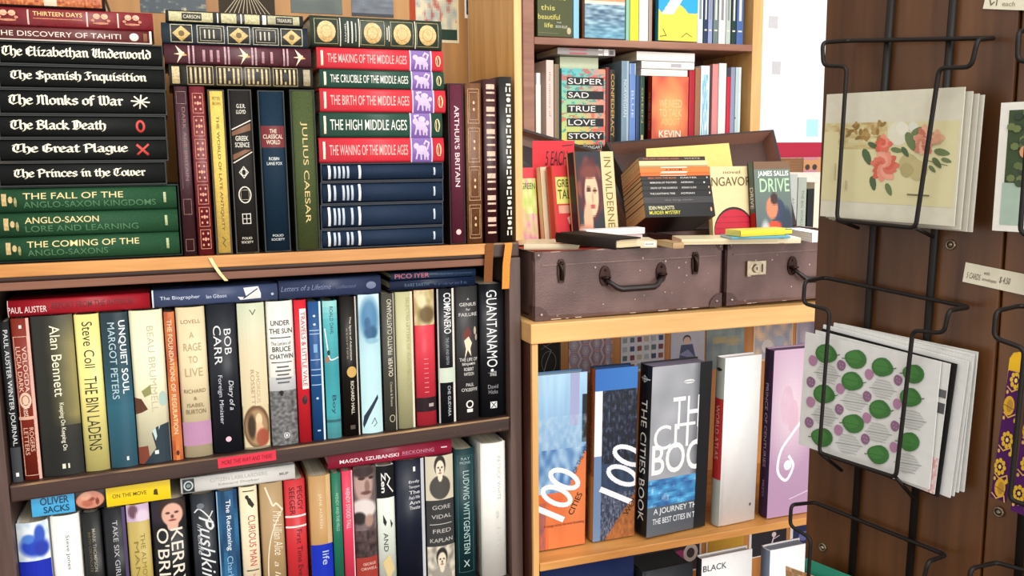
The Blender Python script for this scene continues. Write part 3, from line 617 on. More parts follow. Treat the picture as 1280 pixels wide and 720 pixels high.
def beast(k):
    """heraldic beast on a purple panel"""
    P = '7a5aa0'; C = 'cdb8d8'; o = [R(0, 1, .725, .735, 'd8c8e0'), R(0, 1, .735, .895, P, 'jacket'), R(0, 1, .895, .905, 'd8c8e0')]
    c = .815; q = [El(.5, c, .2, .045, C), El(.66, c-.045, .13, .022, C), El(.3, c+.04, .1, .02, C)]
    q += [Ln([(.42, c-.035), (.15, c-.045)], .003, C), Ln([(.42, c-.01), (.13, c-.005)], .003, C), Ln([(.42, c+.02), (.13, c+.025)], .003, C), Ln([(.4, c+.045), (.12, c+.05)], .003, C)]
    q += [Ln([(.55, c+.045), (.8, c+.06), (.88, c+.035), (.75, c+.02)], .0025, C)] if k % 2 else [Ln([(.6, c-.03), (.88, c-.05), (.9, c-.02)], .003, C), El(.75, c+.01, .12, .03, C), El(.6, c+.055, .1, .015, C)]
    return o+q
def middle(t, hx, k, pale):
    return [T(t, .3, .72, .08, .7, pale, .004), R(.15, .85, .03, .048, 'e8d8b8', 'gilt')]+beast(k)+[Ln([(.25, .95), (.7, .945)], .0012, 'e0c890'), Ln([(.25, .965), (.5, .97), (.75, .96)], .0012, 'e0c890'), Ring(.5, .955, .25, .02, .0009, 'e0c890')]
for (a, b, xl_, c, d, xr_), t, hx, lb in (((173, 201, 399, 171, 200, 555), 'THE WANING OF THE MIDDLE AGES', 'cf2f3c', 'red book with a purple beast panel lying directly on the navy boxed books'), ((140, 170, 400, 141, 170, 553), 'THE HIGH MIDDLE AGES', '23483a', 'green book with a purple beast panel, the lower of two'),
    ((110, 139, 400, 112.5, 140, 557), 'THE BIRTH OF THE MIDDLE AGES', 'd6323e', 'red book with a purple beast panel lying between the two green ones'), ((86, 109, 400, 89, 110, 555), 'THE CRUCIBLE OF THE MIDDLE AGES', '23483a', 'green book with a purple beast panel, the upper of two'), ((58, 86, 396, 64, 87.5, 554), 'THE MAKING OF THE MIDDLE AGES', 'd6323e', 'red book with a purple beast panel under the book of gilt medallions')):
    z = flat_book(xl_, a, b, xr_, c, d, lb, hx, 'jacket', gS3, YT, z, .16, decor=middle(t, hx, len(t), 'efb4ac' if hx[0] in 'cd' else 'e8e4d8'), bulge=.003)
flat_book(388, 17.5, 56, 552.5, 26, 61, 'dark green leather book with gilt medallions, on top of the purple banded stack', '263428', 'leather', gS2, YT, z, .16, decor=[o for a, b in ((.03, .2), (.37, .55), (.6, .77), (.8, .97)) for o in (Box(.12, .9, a, b, .0007, 'b0a068'), El(.5, (a+b)/2, .34, .068, 'cfa866', 'gilt'), Ring(.5, (a+b)/2, .2, .04, .0006, '8a6a34'))]+[R(.05, .95, .215, .222, SIL), R(.05, .95, .355, .362, SIL), R(.05, .95, .785, .792, SIL), Hz('DANIEL', .2, .8, .25, .262, SIL), R(.15, .85, .27, .28, SIL), R(.15, .85, .3, .31, SIL), R(.2, .8, .33, .335, SIL), R(.3, .7, .565, .572, SIL), R(.25, .75, .58, .588, SIL)])
rows = [
 (564, 582, 560, 581.5, 104, 'plum boxed book with pale capitals running down, beside the red and green stack', '5a2636', 'cloth', dict(slip='2a1418', decor=[T("ARTHUR'S BRITAIN", .32, .7, .13, .64, 'e0c8c4', .008), El(.5, .93, .2, .018, 'd8b8b4')])),
 (583.5, 603, 583, 603.5, 104, 'brown leather book with framed panels, second upright right of the red and green stack', '6b4428', 'leather', dict(decor=panels(4, .15, .85, .02, .98, 'd0a878', 'frame', .03))),
 (606, 622, 605, 622, 99, 'maroon leather book with gilt bars, upright between two brown and black ones', '3c1418', 'leather', dict(decor=[R(.2, .85, .03+.045*i, .03+.045*i+(.012 if i % 3 else .03), 'c8a890', 'gilt') for i in range(21)])),
 (624.5, 640.5, 624.5, 641.5, 96, 'black book with a column of white ornaments against the pine post', '1a1614', 'leather', dict(decor=[o for i in range(15) for o in ([R(.55, .92, .04+.062*i, .052+.062*i, 'ded6c4')]+([El(.72, .075+.062*i, .16, .014, 'ded6c4')] if i % 2 else [R(.5, .6, .06+.062*i, .09+.062*i, 'ded6c4'), R(.8, .9, .06+.062*i, .09+.062*i, 'ded6c4')]))])),
]
upright_row(rows, YT, base1, 'leather books at the end of the pine edged shelf', 'A1c', D=.16)
# ribbons hanging over the shelf edge
def ribbon(pts, w, hx, label, Y0):
    bm = bmesh.new(); prev = None
    P = [onY(x, y, Y0+dy) for x, y, dy in pts]
    for i, p in enumerate(P):
        sx = w/2; a = [bm.verts.new(p+Vector((s*sx, o, 0))) for s in (-1, 1) for o in (0, .0006)]
        if prev:
            for q in ((0, 1), (1, 3), (3, 2), (2, 0)): bm.faces.new((prev[q[0]], prev[q[1]], a[q[1]], a[q[0]]))
        prev = a
    bmesh.ops.recalc_face_normals(bm, faces=bm.faces[:])
    tag(link('ribbon_bookmark', bm, M(hx, 'cloth'), smooth=True), label, 'ribbon', 'ribbon bookmarks')
ribbon([(262, 321.5, -.002), (263, 323, -.0085), (268, 332, -.0095), (276, 343, -.009), (283, 351, -.007)], .0055, 'ecd9a0', 'cream ribbon bookmark hanging over the pine edging below the yellow book', YA)
ribbon([(612, 304.5, -.004), (612, 307, -.0085), (611, 325, -.007), (610, 353, -.004)], .0155, '7a4a26', 'brown ribbon bookmark hanging below the maroon leather book', YA)
ribbon([(635, 303.5, -.004), (636, 306, -.0085), (633, 330, -.009), (632, 361, -.006)], .0135, 'd98a3a', 'orange ribbon bookmark hanging beside the brown post', YA)

# ------------------------------------------------------------------ middle shelf of bookcase A
Y2 = YA+.012
g2 = 'biographies upright on the middle shelf of the brown bookcase'
def lines(txts, v, dv, s0, s1, hx, hgt=.7, bold=.008):
    """short words stacked down a spine"""
    m = max(len(t) for t in txts); c = (s0+s1)/2; o = []
    for i, t in enumerate(txts):
        if t: h = (s1-s0)/2*min(1, max(.25, len(t)/m)); o.append(Hz(t, c-h, c+h, v+dv*i, v+dv*(i+hgt), hx, bold))
    return o
bennett = lambda u, v: mx(mx(hexc('1c1c12'), hexc('8a8048'), (u-.35)*1.6*(1 if v < .68 else 0)+(.15*nz(u, v*3, 4, 2))), hexc('151612'), (v-.62)*6 if v > .6 else (.55-v*3 if v < .18 else 0))
sea = lambda u, v: mx(hexc('c6c6c4'), hexc('6a6a6a'), (v-.0)*1.2) if v < .2 else mx(hexc('8c8c8c'), hexc('3a3a3a'), nz(u*2, v*6, 4, 3)*1.3-.2)
blueface = layers(grad([(0, 'cfe4ea'), (.25, 'a9cbd8'), (.45, 'b9dde2'), (1, 'bfe0e2')]), (.5, .17, .42, .15, '4f83a8', .5), (.55, .27, .3, .05, '2c5a80', .5), (.4, .2, .14, .04, '2f5f86', .5), (.6, .33, .3, .02, '88b6c8', .5))
rows2 = [
 (8, 23, 5.5, 17.5, 402, 'thin black book with pale grey capitals at the post end of the middle shelf', '1f1f20', 'jacket', dict(decor=[R(0, 1, .78, 1, '3c3f42', 'jacket'), T('PAUL AUSTER WINTER JOURNAL', .22, .8, .05, .77, 'cdd0d0', .004), R(.35, .65, .94, .965, 'e6e4e0')])),
 (23.5, 48, 19, 40.5, 398, 'rust red book in a pink frame beside a thin black book', '7c2a1f', 'jacket', dict(decor=[R(.84, 1, 0, 1, 'd0a698'), Box(.08, .84, .11, .97, .001, 'cf9f88'), R(.45, .6, .04, .06, 'e8e0d8'), T('LUCIA DARK', .16, .42, .17, .45, 'e0b8a0', .006), T('VOLOGDA', .5, .75, .17, .45, 'e0b8a0', .006), R(0, 1, .6, .62, 'cf9f88'), El(.46, .5, .34, .05, 'd8b49a'), Ring(.46, .5, .2, .03, .001, '7c2a1f'), T('Ukest', .3, .66, .52, .6, 'e8c8b0'), T('LETTERS', .2, .45, .67, .84, 'd8a890', .004), T('ROGERS', .52, .76, .67, .82, 'd8a890', .004)])),
 (48, 102.5, 42, 94, 394.5, 'broad olive and black book with a cream title running down', '1e1f16', 'jacket', dict(decor=[Pic(0, 1, 0, 1, 20, 60, bennett), T('Alan Bennett', .44, .68, .06, .5, 'e6e2c4'), T('Keeping On Keeping On', .5, .64, .54, .84, 'e2dec4', .004), R(.48, .56, .925, .955, 'd8d4bc'), R(.62, .66, .925, .955, 'd8d4bc')])),
 (103.5, 134.5, 95, 127, 393, 'pale yellow book with tall dark lettering running down', 'e2d684', 'jacket', dict(decor=[T('Steve Coll', .3, .72, .045, .335, '26251a', .0), T('THE BIN LADENS', .22, .74, .39, .865, '26251a', .0)])),
 (135.5, 170, 128, 162.5, 391, 'dark teal book with two lines of capitals running down', '1d4b58', 'jacket', dict(decor=[Pic(0, 1, 0, 1, 4, 24, grad([(0, '142a34'), (.35, '17404c'), (.6, '215a6c'), (1, '1a4452')])), T('UNQUIET SOUL', .6, .88, .05, .52, 'dfe8e6', .012), T('MARGOT PETERS', .24, .5, .06, .55, 'b0c8cc', .0), R(.6, .68, .93, .955, 'dfe8e6')])),
 (170.5, 212, 163.5, 206, 388, 'cream book with a small hat and dark coat painting low on its spine', 'e2dcba', 'jacket', dict(decor=[T('BEAU BRUMMELL', .5, .7, .1, .66, 'b6b094'), Pg([(0, .56), (.2, .57), (.38, .64), (.28, .65), (.18, .66), (0, .67)], '5a3422'), Pg([(.22, .52), (.5, .48), (.52, .54), (.3, .56)], '8a8a52'), El(.85, .58, .12, .05, 'a8c0b4'), Pg([(0, .89), (.3, .88), (.35, 1), (0, 1)], '7a3a28'), Pg([(.15, 1), (.55, .9), (.45, .8), (.6, .76), (.98, .74), (.98, 1)], '1f2f3a'), Pg([(.46, .78), (.72, .75), (.55, .85)], 'b8ccc4'), R(.5, .62, .915, .94, 'd8dcd4')])),
 (213, 226.5, 207.5, 221, 390, 'thin burnt orange book between two cream ones', 'b8582e', 'jacket', dict(decor=[Pic(0, 1, 0, 1, 3, 30, mottled('a84a26', 'd07a3a', 7, 5)), T('THE FOUNDATIONS OF REGULATION', .25, .7, .05, .82, 'e8caa0', .004), El(.5, .95, .16, .018, '4a2010')])),
 (227, 262.7, 222.5, 259.7, 384, 'buff book with a mauve band near its foot', 'd6c59e', 'jacket', dict(decor=[R(0, 1, .76, .92, 'b386a4', 'jacket'), Hz('LOVELL', .16, .84, .08, .105, '8a7654'), Hz('A', .42, .58, .16, .2, 'b09a70'), Hz('RAGE', .2, .82, .235, .285, 'b09a70'), Hz('TO', .35, .66, .32, .365, 'b09a70'), Hz('LIVE', .2, .82, .4, .455, 'b09a70'), Hz('RICHARD', .12, .88, .54, .565, '7c6c4a'), Hz('&', .44, .56, .59, .612, '7c6c4a'), Hz('ISABEL', .2, .8, .635, .66, '7c6c4a'), Hz('BURTON', .15, .85, .675, .705, '7c6c4a')])),
 (263.5, 301, 261, 297.5, 380, 'black book with white serif name and a pink dot at its foot', '1d2027', 'jacket', dict(decor=[T('BOB', .56, .8, .165, .335, 'dcdcdc'), T('CARR', .2, .46, .14, .4, 'dcdcdc'), T('Diary of a', .58, .8, .51, .71, 'd0d2d6', .0, .25), T('Foreign Minister', .24, .42, .47, .8, 'c4c6cc'), El(.52, .905, .1, .018, 'f0b8c4')])),
 (302, 336.5, 299.5, 333, 379, 'cream book with an oval portrait low on its spine', 'd8cba6', 'jacket', dict(decor=[Pic(0, 1, 0, .7, 2, 24, grad([(0, 'c6cdb0'), (.25, 'd3d0b2'), (.5, 'dccdaa'), (1, 'd6c6a0')])), Ln([(.46, .045), (.56, .075), (.66, .045)], .0014, '4a4a34'), T('AMOROUS', .56, .7, .46, .68, 'b49a78'), T('ROSSETTI', .36, .5, .45, .7, 'a88c70'), Pic(.03, .97, .7, .985, 40, 56, layers('d3c49c', (.5, .5, .52, .52, '6a4a30', .08), (.5, .52, .44, .44, 'a4845c', .2), (.6, .34, .13, .16, 'e0c49a', .3), (.58, .6, .2, .2, 'd8b48a', .3), (.72, .78, .26, .22, '9a4a34', .3), (.3, .5, .16, .3, '3c2c1e', .5)))])),
 (338, 371, 335, 369, 376.5, 'white book with bold dark words over a grey seascape', 'dedcd2', 'jacket', dict(decor=[Pic(0, 1, .52, 1, 26, 60, sea), Hz('UNDER', .14, .86, .13, .165, '2c2c2c', .015), Hz('THE SUN', .08, .94, .185, .22, '2c2c2c', .015), R(.1, .88, .245, .252, '3a3a3a'), Hz('The Letters of', .12, .88, .275, .3, '3a3a3a'), Hz('BRUCE', .16, .86, .31, .345, '2c2c2c', .015), Hz('CHATWIN', .06, .94, .36, .395, '2c2c2c', .015), R(.1, .88, .415, .421, '3a3a3a')]+[R(.3-.06*(i % 2), .75+.08*(i % 2), .445+.027*i, .455+.027*i, '55555a') for i in range(5)]+[El(.42, .625, .09, .012, '101010'), Pg([(.36, .635), (.5, .635), (.46, .65), (.4, .65)], '141414'), Ring(.55, .93, .1, .018, .0012, 'd8d8d8'), El(.55, .93, .05, .01, 'd8d8d8')])),
 (371.5, 388, 370, 385, 375, 'narrow bright red book with white spine strip', 'cc2430', 'jacket', dict(decor=[R(.42, .95, .06, .62, 'f0e4dc'), T('TRAVELS & LITTLE VALE', .5, .86, .08, .6, 'c42830', .012), El(.55, .7, .2, .03, '1c1818'), El(.6, .68, .1, .02, '3a3030')])),
 (389, 405, 387, 404, 377, 'royal blue book with fine white rules beside a red one', '1f4c80', 'jacket', dict(decor=[R(.84, 1, 0, 1, 'cfe0ea')]+[R(.06, .8, v, v+.006, '9fc0dc') for v in (.2, .225, .41, .48, .52, .59)]+[El(.45, .1, .1, .008, 'd0e0ec'), El(.45, .16, .1, .008, 'd0e0ec'), El(.45, .69, .1, .008, 'b0cce0'), R(.3, .6, .3, .36, '7aa4cc'), R(.35, .6, .92, .93, 'b0cce0')])),
 (406.5, 425, 406, 424, 376, 'turquoise book with a pale ribbon curling across it', '45a4a8', 'jacket', dict(decor=[Pic(0, 1, 0, 1, 4, 24, grad([(0, '9ad0cc'), (.15, '52b0b4'), (.5, '2e9098'), (.8, '3aa0a6'), (1, '3c7a80')])), T('ROALD DAHL', .45, .7, .04, .24, '1c3c4a', .008), Cv([(.1, .2), (.25, .35), (.4, .42), (.95, .41)], .002, 'dfe8e2'), El(.2, .42, .14, .025, 'a0705a'), El(.3, .37, .1, .02, '26343a'), T('Boy', .35, .7, .68, .82, '1a4a5c', .006), R(0, 1, .86, .88, '2a6068')])),
 (426, 449, 428, 447, 371, 'black book with a gold disc halfway down its spine', '17120f', 'jacket', dict(decor=[T('The Spirit of Adventure', .52, .66, .14, .45, 'e0d8c4', .008), T('stories', .34, .44, .22, .44, '9a8a6a'), El(.6, .535, .3, .04, 'c8a058'), T('RICHARD HALL', .5, .7, .6, .84, 'd8d0bc', .008), R(.4, .7, .92, .95, '4a4038'), R(.92, 1, 0, 1, 'c8c0b0')])),
 (451, 477, 450, 477, 368, 'pale aqua book with a blue face and a dark slash near its foot', 'b9dade', 'jacket', dict(decor=[Pic(0, 1, 0, 1, 30, 110, blueface), Pg([(.04, .93), (.1, .87), (.78, .72), (.8, .75), (.35, .87), (.08, .96)], '1a2c40'), Ln([(.45, .93), (.6, .89), (.7, .93), (.55, .95)], .0012, '3a4c5c')])),
 (479, 496, 479, 494, 367, 'dark grey book with cream capitals filling its narrow spine', '46443c', 'jacket', dict(decor=[Uw('FRATTO CLASTIGNANO', .4, .78, .04, .44, 'cfc8b0', .004), Uw('OLIVER', .4, .75, .46, .6, 'd8d0b8', .008), T('Canada & France', .5, .68, .64, .82, 'c4bca4'), Ring(.6, .91, .2, .025, .001, 'c4bca4'), R(.9, 1, 0, 1, 'a8a494')])),
 (497, 518, 495.5, 518, 365, 'plain sage cream book with faint lettering, beside a red one', 'bcb88c', 'jacket', dict(decor=[T('SELECTED LETTERS OF VLADIMIR', .6, .78, .04, .6, 'a29e70'), T('NABOKOV', .55, .8, .56, .78, 'a6a276', .008), R(.86, 1, 0, 1, 'e0dcc0')])),
 (520, 546, 519.5, 544, 362.5, 'coral red book with a sepia picture on top and a black band below', 'cc3644', 'jacket', dict(decor=[Pic(0, 1, 0, .255, 24, 36, layers(mottled('d8c69a', 'b09c68', 5, 8), (.6, .7, .4, .25, '6a5430', .5), (.35, .3, .2, .2, 'e0d0a4', .5))), R(0, 1, .79, .895, '26161c', 'jacket'), R(.6, .85, .835, .86, 'b0a09a')]+[R(.4, .62, .5+.035*i, .506+.035*i, 'e08088') for i in range(8)])),
 (549, 570, 547, 569, 361, 'black book with white capitals and a pale green block', '17191f', 'jacket', dict(decor=[R(0, .08, 0, 1, 'b8b4ac'), R(.86, 1, 0, 1, 'dcd8cc'), T('COMPANERO', .36, .78, .03, .33, 'e4e4e0', .01), T('THE LIFE AND DEATH', .45, .62, .36, .56, 'a0a4a8'), R(.06, 1, .585, .695, 'c6d0be'), T('CHE GUEVARA', .5, .68, .72, .95, 'b8bcc0', .006)])),
 (571, 599.5, 570, 598, 358, 'charcoal book with small white words and a red cloaked figure', '2f2d2e', 'jacket', dict(decor=[Hz('A', .5, .6, .085, .1, 'd8d4cc'), Hz('GENIUS', .18, .92, .12, .145, 'd8d4cc', .0), Hz('for', .45, .65, .16, .178, 'd8d4cc'), Hz('FAILURE', .15, .95, .195, .22, 'd8d4cc', .0), Pg([(.3, .36), (.5, .29), (.68, .34), (.62, .4), (.4, .42)], '6a2c26'), Pg([(.35, .4), (.55, .37), (.7, .42), (.62, .46), (.66, .52), (.5, .47), (.36, .54), (.42, .46)], 'e0d2b4'), El(.85, .33, .06, .03, 'b8a890'), El(.9, .38, .05, .025, 'a89880')]+lines(['THE LIFE OF', 'BENJAMIN', 'ROBERT', 'HAYDON'], .53, .036, .14, .94, 'd4d0c8')+[Hz('PAUL', .4, .75, .72, .745, 'd4d0c8'), Hz("O'KEEFFE", .2, .92, .757, .782, 'd4d0c8'), Ring(.55, .88, .14, .025, .0022, 'e0dcd4'), R(.42, .68, .915, .94, 'e0dcd4')])),
 (601, 634, 600, 631, 355, 'black book with large white capitals running down, closest to the brown post', '15161a', 'jacket', dict(decor=[T('GUANTANAMO', .26, .66, .045, .62, 'e4e4e2', .0), El(.45, .645, .06, .01, 'e4e4e2'), T('MY JOURNEY', .28, .62, .655, .69, 'dcdcda', .0), Hz('David', .28, .68, .755, .785, '8c8c8e'), Hz('Hicks', .3, .66, .795, .825, '8c8c8e'), R(.36, .62, .885, .935, 'd8d8d6'), Ln([(.4, .89), (.58, .93)], .0014, '15161a'), Ln([(.58, .89), (.4, .93)], .0014, '15161a')])),
]
upright_row(rows2, Y2, zA2, g2, 'A2', D=.16, start=XL+.0006)
gh2 = 'books lying across the tops of the middle shelf row'
def lay2(xl, a, b, xr, c, d, lb, hx, dec, yo=.0, **kw):
    X0, X1 = onY(xl, (a+b)/2, Y2+yo).x, onY(xr, (c+d)/2, Y2+yo).x
    return flat_book(xl, a, b, xr, c, d, lb, hx, 'jacket', gh2, Y2+yo, over('A2', X0, X1), .15, zmax=min(zA1(X0), zA1(X1))-.0392, decor=dec, **kw)
lay2(9, 373.5, 396, 187.5, 368, 386, 'red book lying under the pine edged shelf, white name at its head', '9c1a26', [T('PAUL AUSTER', .22, .6, .0, .265, 'e8d0c8', .004), T('REPORT FROM THE INTERIOR', .36, .74, .3, .88, '5c0f18', .006), R(0, 1, .0, .006, 'c8a8a0')], .004, bulge=.003)
lay2(190, 364, 385.5, 347, 353, 374, 'slate blue book lying with a white publisher emblem on its spine', '3c4766', [R(0, 1, .0, .012, 'd0d4d8'), T('The Biographer', .36, .62, .06, .37, 'c4ccdc', .002), T('Ian Gibson', .36, .58, .42, .58, 'c4ccdc', .002), Pg([(.15, .69), (.35, .67), (.3, .74), (.85, .72), (.9, .84), (.5, .86), (.2, .86)], 'dcdcd8'), Ln([(.25, .72), (.75, .83)], .002, '30384e'), El(.4, .955, .08, .012, 'b0b8c8')], bulge=.003)
lay2(348.5, 352, 373, 476, 343, 364.5, 'dusky navy book lying with faint handwritten lettering', '2c3654', [T('Letters of a Lifetime', .42, .7, .02, .5, '6c7898', .0, .3), T('collected', .42, .6, .55, .75, '56627e', .0, .3), El(.5, .9, .2, .05, '6a7490')], bulge=.003)
X0, X1 = onY(487, 355, Y2).x, onY(594, 350, Y2).x; zz = over('A2', X0, X1)
zz = flat_book(487, 349.5, 362, 594, 347, 359, 'thin navy book lying under the one with pink capitals', '14203a', 'jacket', gh2, Y2, zz, .15, decor=[T('RARE EARTH', .3, .65, .17, .45, '4a6078', .004), T('travels', .3, .6, .5, .9, '324a66')], bulge=.002)
flat_book(489, 340, 349, 595, 337, 346.5, 'thin dark blue book lying above the navy one, rose pink capitals on its spine', '22344e', 'jacket', gh2, Y2+.003, zz, .15, zmax=zA1(X1)-.0392, decor=[T('PICO IYER', .2, .85, .04, .44, 'c06878', .012), T('The Open Road', .35, .7, .5, .72, '4c6484'), T('journey', .35, .65, .75, .95, '3c5474')], bulge=.002)
# red tape label on the shelf edge
a, b = onY(272, 575, YA-.001), onY(344.6, 564.4, YA-.001); hT = a.z-onY(272.5, 587.5, YA-.001).z
bm = bmesh.new(); slots = [M('e0364a', 'paper')]; L = b.x-a.x
box(bm, 0, L, 0, .0005, -hT, 0); decorate(bm, slots, [Hz('MORE THIS WAY AND THERE', .06, .94, .28, .72, '3a1418', .0, .2)], L, hT, lambda x, y, o: (x, -o, y-hT))
t = link('shelf_label', bm, slots); t.location = (a.x, YA-.0008, (zA2((a.x+b.x)/2)-.0015)); t.rotation_euler = (0, math.atan2(a.z-b.z, L), 0); t.location.z = zA2(a.x)-.002
tag(t, 'red tape label with dark handwriting stuck on the front edge of the middle shelf', 'label')

